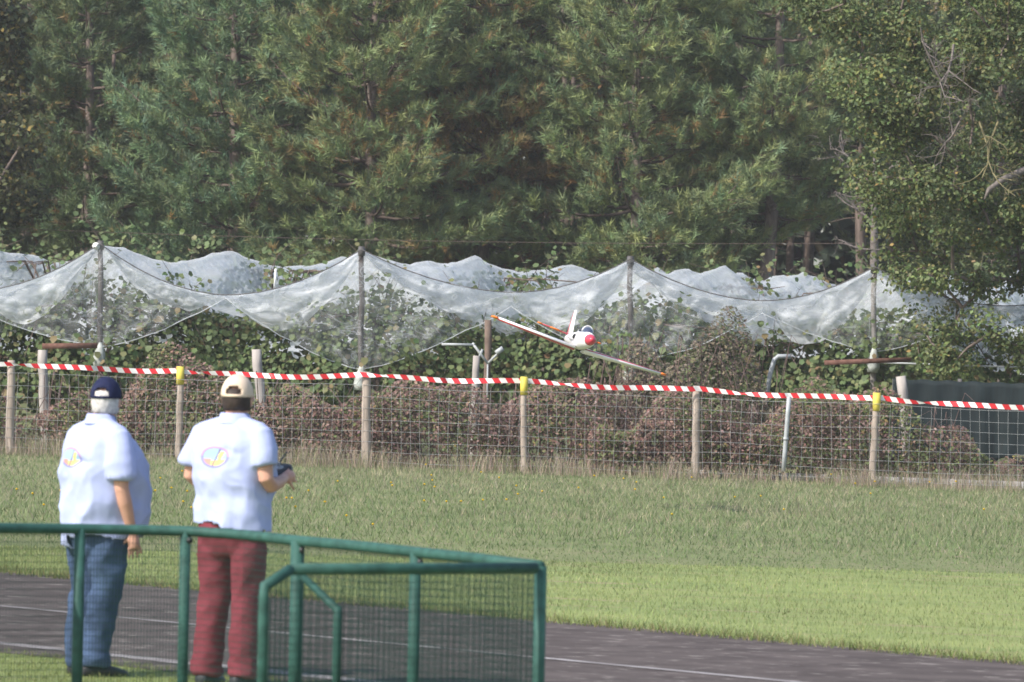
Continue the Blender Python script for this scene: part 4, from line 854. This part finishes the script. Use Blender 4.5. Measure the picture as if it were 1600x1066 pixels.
TB = [(.76, .15, .105, 0), (.82, .172, .128, 0), (.90, .182, .135, .0), (.98, .182, .130, .01), (1.06, .185, .130, .015), (1.14, .195, .135, .012), (1.24, .212, .140, .005), (1.32, .218, .135, 0), (1.38, .205, .118, -.005), (1.43, .16, .095, -.01), (1.465, .09, .075, -.005)]
person('man in cream cap, pale blue shirt and maroon trousers flying the model', (gB.x, gB.y, gz(gB.x)), math.radians(37), 1.028, dict(
    torso=TB, head_yaw=math.radians(10), hem=.90, loose=.026, sleeve=.35, seed=8.7, fold=1.30, foldk=.5,
    hemv=lambda x, y: .035 * math.exp(-((x + .05) / .06) ** 2) * (y < 0) - .02 * (x > .05) + .01 * math.sin(x * 25),
    arms=[dict(p=[(.205, -.01, 1.395), (.24, -.03, 1.28), (.262, -.03, 1.165), (.255, .02, 1.13), (.215, .14, 1.145), (.165, .245, 1.165)], hd=(-.3, 1, .12), pn=(-.8, -.1, -.5), ts=-1, curl=.9),
          dict(p=[(-.215, -.01, 1.395), (-.26, -.03, 1.28), (-.285, -.03, 1.165), (-.275, .02, 1.13), (-.215, .14, 1.145), (-.155, .245, 1.165)], hd=(.3, 1, .12), pn=(.8, -.1, -.5), ts=1, curl=.9)],
    legs=[[(.095, .0, .87), (.105, .01, .72), (.11, .015, .50), (.11, .005, .44), (.115, -.02, .20), (.118, -.03, .085)], [(-.095, .0, .87), (-.11, .0, .72), (-.125, .01, .50), (-.13, 0, .44), (-.14, -.02, .20), (-.145, -.03, .085)]],
    legr=[.102, .097, .078, .076, .072, .078], hipk=1.03, feet=[.2, -.25], shirt=shirtmat('pale_shirt_b', 1.28, .102, .060), collar=mat('shirt_collar_b', (.385, .435, .67), .85, .03, 20), trousers=MAROON, shoe=BLACKSHOE, cap=CREAM, hair=HAIRD, hairp=[(-.062, .80), (-.05, .93), (-.02, 1.0), (.02, 1.02), (.06, .98)]))
# transmitter in the pilot's hands
def at_man(q, g, yaw, s): return Vector((g.x, g.y, gz(g.x))) + Matrix.Rotation(-yaw, 3, 'Z') @ (Vector(q) * s)
tx = thing('radio_transmitter', 'dark handheld radio transmitter held by the man in the cream cap', 'transmitter', at_man((.0, .335, 1.19), gB, math.radians(37), 1.028), -math.radians(37)); tx.rotation_euler = (math.radians(25), 0, -math.radians(37))
mb = MB(); tt = np.linspace(0, 2 * np.pi, 24, endpoint=False); rr = []
for z, k in ((-.028, .86), (-.022, .97), (0, 1), (.018, .98), (.024, .88)): c_, s_ = np.cos(tt), np.sin(tt); rr.append(np.stack([k * .118 * np.sign(c_) * np.abs(c_) ** .45, k * .085 * np.sign(s_) * np.abs(s_) ** .5, np.full(24, z)], 1))
mb.loft(rr); mb.build('case', DARKP, tx)
for s_ in (-1, 1): mb = MB(); mb.tube([(s_ * .062, .01, .022), (s_ * .062, .01, .032)], [.022, .02], 12); mb.tube([(s_ * .062, .01, .03), (s_ * .062, .014, .058)], [.004, .005], 8); mb.build('control_stick', PIPE, tx)
mb = MB(); mb.tube([(0, .07, .02), (0, .10, .03), (0, .17, .05)], [.007, .006, .005], 8); mb.build('antenna', DARKP, tx)
mb = MB(); mb.box((0, -.045, .026), .07, .03, .004); mb.build('display', mat('display_glass', (.10, .12, .11), .2, .1, 5, .5), tx, smooth=False)

# ------------------------------------------------------------------ model aeroplane
PW = mat('gloss_white', (.80, .79, .80), .25, .03, 4, .5); PR = mat('gloss_red', (.58, .05, .085), .25, .06, 4, .5); PO = mat('fluorescent_orange', (.85, .20, .02), .4, .05, 4, .3); PN = mat('gloss_navy', (.06, .05, .16), .3, .05, 4, .4)
GLASS = mat('canopy_glass', (.05, .06, .10), .08, .1, 4, .8)
pc = P(907, 533, 60); plane = thing('model_aeroplane', 'white and red radio controlled model aeroplane banking low above the meadow', 'aeroplane', pc)
yawp, bank, pit = math.radians(9), math.radians(18.6 - 1.2), math.radians(-1.5)
# local axes: nose towards -Y, wing along X, up Z
plane.rotation_euler = (Matrix.Rotation(yawp, 3, 'Z') @ Matrix.Rotation(pit, 3, 'X') @ Matrix.Rotation(bank, 3, 'Y')).to_euler()
def fring(y, ax, az, z=0, n=22): t = np.linspace(0, 2 * np.pi, n, endpoint=False); return np.stack([ax * np.cos(t), np.full(n, y), z + az * np.sin(t)], 1)
mb = MB(); mb.loft([fring(y, a, b, z) for y, a, b, z in ((-.66, .066, .066, 0), (-.5, .088, .095, .0), (-.3, .095, .108, .005), (0, .10, .115, .01), (.3, .085, .095, .02), (.6, .07, .075, .035), (.95, .045, .05, .05), (1.1, .03, .035, .055))]); mb.build('fuselage', PW, plane)
mb = MB(); mb.loft([fring(y, a, a, 0) for y, a in ((-.655, .0675), (-.70, .062), (-.75, .050), (-.79, .030), (-.805, .008))]); mb.build('nose_cone', PR, plane)
mb = MB(); mb.loft([fring(y, a, b, z) for y, a, b, z in ((-.50, .015, .01, .08), (-.42, .05, .045, .09), (-.28, .064, .075, .10), (-.1, .066, .08, .105), (.1, .055, .06, .105), (.26, .015, .012, .10))]); cn = mb.build('canopy', GLASS, plane)
mb = MB(); mb.tube([(.064 * math.cos(a) * 1.03, -.28, .10 + .075 * math.sin(a) * 1.03) for a in np.linspace(0, math.pi, 12)], .007, 6); mb.build('canopy_frame', PW, cn)
def foil(root, tip, cr, ct, th, n=13):
    root, tip = np.array(root, float), np.array(tip, float); R = []
    for c0, ch in ((root, cr), (root + (tip - root) * .5, (cr + ct) / 2), (tip, ct)):
        x = np.concatenate([np.linspace(0, 1, n) ** 1.6, (np.linspace(1, 0, n) ** 1.6)[1:-1]]); up = np.concatenate([np.ones(n), -np.ones(n - 2)])
        y = up * th * 5 * (.2969 * np.sqrt(x) - .126 * x - .3516 * x ** 2 + .2843 * x ** 3 - .1036 * x ** 4)
        sp = (tip - root) / np.linalg.norm(tip - root); nrm = np.cross(sp, (0, -1, 0)); nrm = nrm if nrm[2] > 0 or abs(sp[2]) > .5 else -nrm
        R.append(c0 + np.outer(x * ch, (0, 1, 0)) + np.outer(y * ch, nrm))
    return R
def surf(name, root, tip, cr, ct, th, m, parent, split=None, m2=None):
    R = foil(root, tip, cr, ct, th); mb = MB(); mb.loft(R); o = mb.build(name, m, parent)
    if m2:      # underside and stripe colours by face
        o.data.materials.append(m2); 
        for p_ in o.data.polygons:
            n_ = p_.normal; c_ = p_.center
            if n_.z < -.55: p_.material_index = 1
    return o
for s_ in (-1, 1):
    wg = surf('wing', (s_ * .06, -.18, -.105), (s_ * 1.02, -.08, -.06), .36, .22, .175, PW, plane, m2=PR)
    R = foil((s_ * 1.018, -.085, -.06), (s_ * 1.085, -.06, -.056), .225, .18, .15); MB().loft(R).build('wing_tip', PO, wg)
    R = foil((s_ * .45, .035, -.082), (s_ * .95, .055, -.058), .16, .11, .045); mb = MB().loft(R); mb.build('aileron', PN, wg)
    tl = surf('tailplane', (s_ * .03, .90, .10), (s_ * .36, .95, .12), .2, .14, .10, PR, plane)
    R = foil((s_ * .14, .893, .107), (s_ * .25, .91, .113), .19, .17, .115); MB().loft(R).build('orange_band', PO, tl)
    R = foil((s_ * .358, .945, .12), (s_ * .40, .955, .122), .145, .12, .15); MB().loft(R).build('tailplane_tip', PO, tl)
    mb = MB(); mb.loft([fring(y, a, a * 1.2, 0) + (s_ * .105, 0, .02) for y, a in ((-.12, .03), (-.10, .034), (.1, .03), (.3, .01))]); it = mb.build('intake', PW, plane)
    mb = MB(); mb.loft([fring(y, a, a * 1.2, 0) + (s_ * .105, 0, .02) for y, a in ((-.126, .022), (-.119, .026))]); mb.build('intake_mouth', DARKP, it)
R = foil((0, .72, .07), (0, 1.0, .41), .40, .18, .13); fin = MB().loft(R).build('fin', PW, plane)
R = foil((0, 1.09, .10), (0, 1.15, .39), .10, .05, .09); MB().loft(R).build('rudder', PR, fin)

# ------------------------------------------------------------------ green barrier in front
BH = 1.05; rail_px = [(-140, 827.5), (0, 825.5), (125, 826.5), (290, 830), (380, 836), (465, 845), (560, 853.5), (650, 863), (750, 873.5), (845, 885)]
rail = [G(a, b, BH) for a, b in rail_px]; br = G(465, 845); o0 = Vector((rail[4].x, rail[4].y, gz(rail[4].x)))
bar = thing('green_barrier', 'curved dark green tubular railing with fine wire mesh infill', 'railing', o0)
def loc(ps): return [Vector(q) - o0 for q in ps]
mb = MB(); mb.tube(loc(rail), .026, 12); mb.build('top_rail', GREENPAINT, bar)
for k in (0, 2, 3, 5, 7, 9):
    q = rail[k]; mb = MB(); mb.tube(loc([(q.x, q.y, gz(q.x)), (q.x, q.y, q.z - .0)]), .028 if k not in (5,) else .033, 12)
    po = mb.build('post', GREENPAINT, bar); mb = MB(); mb.tube(loc([(q.x, q.y, gz(q.x) + .001), (q.x, q.y, gz(q.x) + .014)]), .07, 14); mb.build('foot_plate', GREENPAINT, po)
    if k in (3, 5, 7): mb = MB(); mb.tube(loc([(q.x + .022, q.y - .03, q.z - .045), (q.x + .022, q.y - .005, q.z - .045)]), .016, 8); mb.build('clamp', DARKP, po)
def meshpanel(top, name, parent, pitch=.0165, hp=.033):
    top = np.array([tuple(q) for q in top]); s = np.concatenate([[0], np.cumsum(np.linalg.norm(np.diff(top, axis=0), axis=1))]); mb = MB()
    at = lambda d: np.array([np.interp(d, s, top[:, k]) for k in range(3)])
    for d in np.arange(.01, s[-1], pitch):
        q = at(d); mb.tube(loc([(q[0], q[1] + .004, gz(q[0]) + .06), (q[0], q[1] + .004, q[2])]), .0022, 3, False)
    dz = np.arange(.06, BH - .02, hp); sm = np.linspace(0, s[-1], max(6, int(s[-1] / .2)))
    for z in dz: mb.tube(loc([(at(d)[0], at(d)[1] + .0065, gz(at(d)[0]) + z) for d in sm]), .0016, 3, False)
    return stuff(mb.build(name, MESHWIRE, parent, smooth=False))
meshpanel(rail, 'wire_mesh', bar)
# return leaf that comes back towards the camera, with a chamfered end
A = rail[9]; Bq = G(455, 887, BH); C = PV(413, 917, A, Bq)
ret = thing('barrier_leaf', 'green end leaf of the railing with a chamfered corner', 'railing', (A.x, A.y, gz(A.x)))
o0 = Vector((A.x, A.y, gz(A.x)))
A1 = A + (Bq - A).normalized() * .03
mb = MB(); mb.tube(loc([A1 + Vector((0, -.03, -.006)), Bq + Vector((0, 0, -.006))]), .024, 12); mb.build('top_rail', GREENPAINT, ret)
mb = MB(); mb.tube(loc([Bq + Vector((0, 0, -.006)), C, C + Vector((0, 0, -.05)), (C.x, C.y, gz(C.x))]), .024, 12); mb.build('end_post', GREENPAINT, ret)
meshpanel([A1 + Vector((0, -.03, -.01)), Bq + Vector((0, 0, -.01)), C], 'wire_mesh', ret)
q0 = rail[5] + Vector((0, -.06, 0)); D0 = P(474, 902, q0.y); D1 = P(528, 953, q0.y - .25)
o0 = Vector((D1.x, D1.y, gz(D1.x))); br_ = thing('bent_brace', 'green bent tube stay rising to the middle railing post', 'railing', o0)
mb = MB(); mb.tube(loc([D0, D0.lerp(D1, .5), D1, D1 - Vector((0, 0, .06)), (D1.x, D1.y, gz(D1.x))]), [.02, .02, .022, .022, .022], 10); mb.build('tube', GREENPAINT, br_)

# ------------------------------------------------------------------ haze
hm = bpy.data.materials.new('haze'); hm.use_nodes = True; t_ = hm.node_tree; t_.nodes.clear()
vo = t_.nodes.new('ShaderNodeVolumePrincipled'); vo.inputs['Color'].default_value = (.93, .93, .97, 1); vo.inputs['Density'].default_value = .00036; vo.inputs['Anisotropy'].default_value = 0
t_.links.new(vo.outputs[0], t_.nodes.new('ShaderNodeOutputMaterial').inputs['Volume'])
mb = MB(); mb.box((0, 220, 8.0), 620, 580, 30); stuff(mb.build('haze', hm, smooth=False))
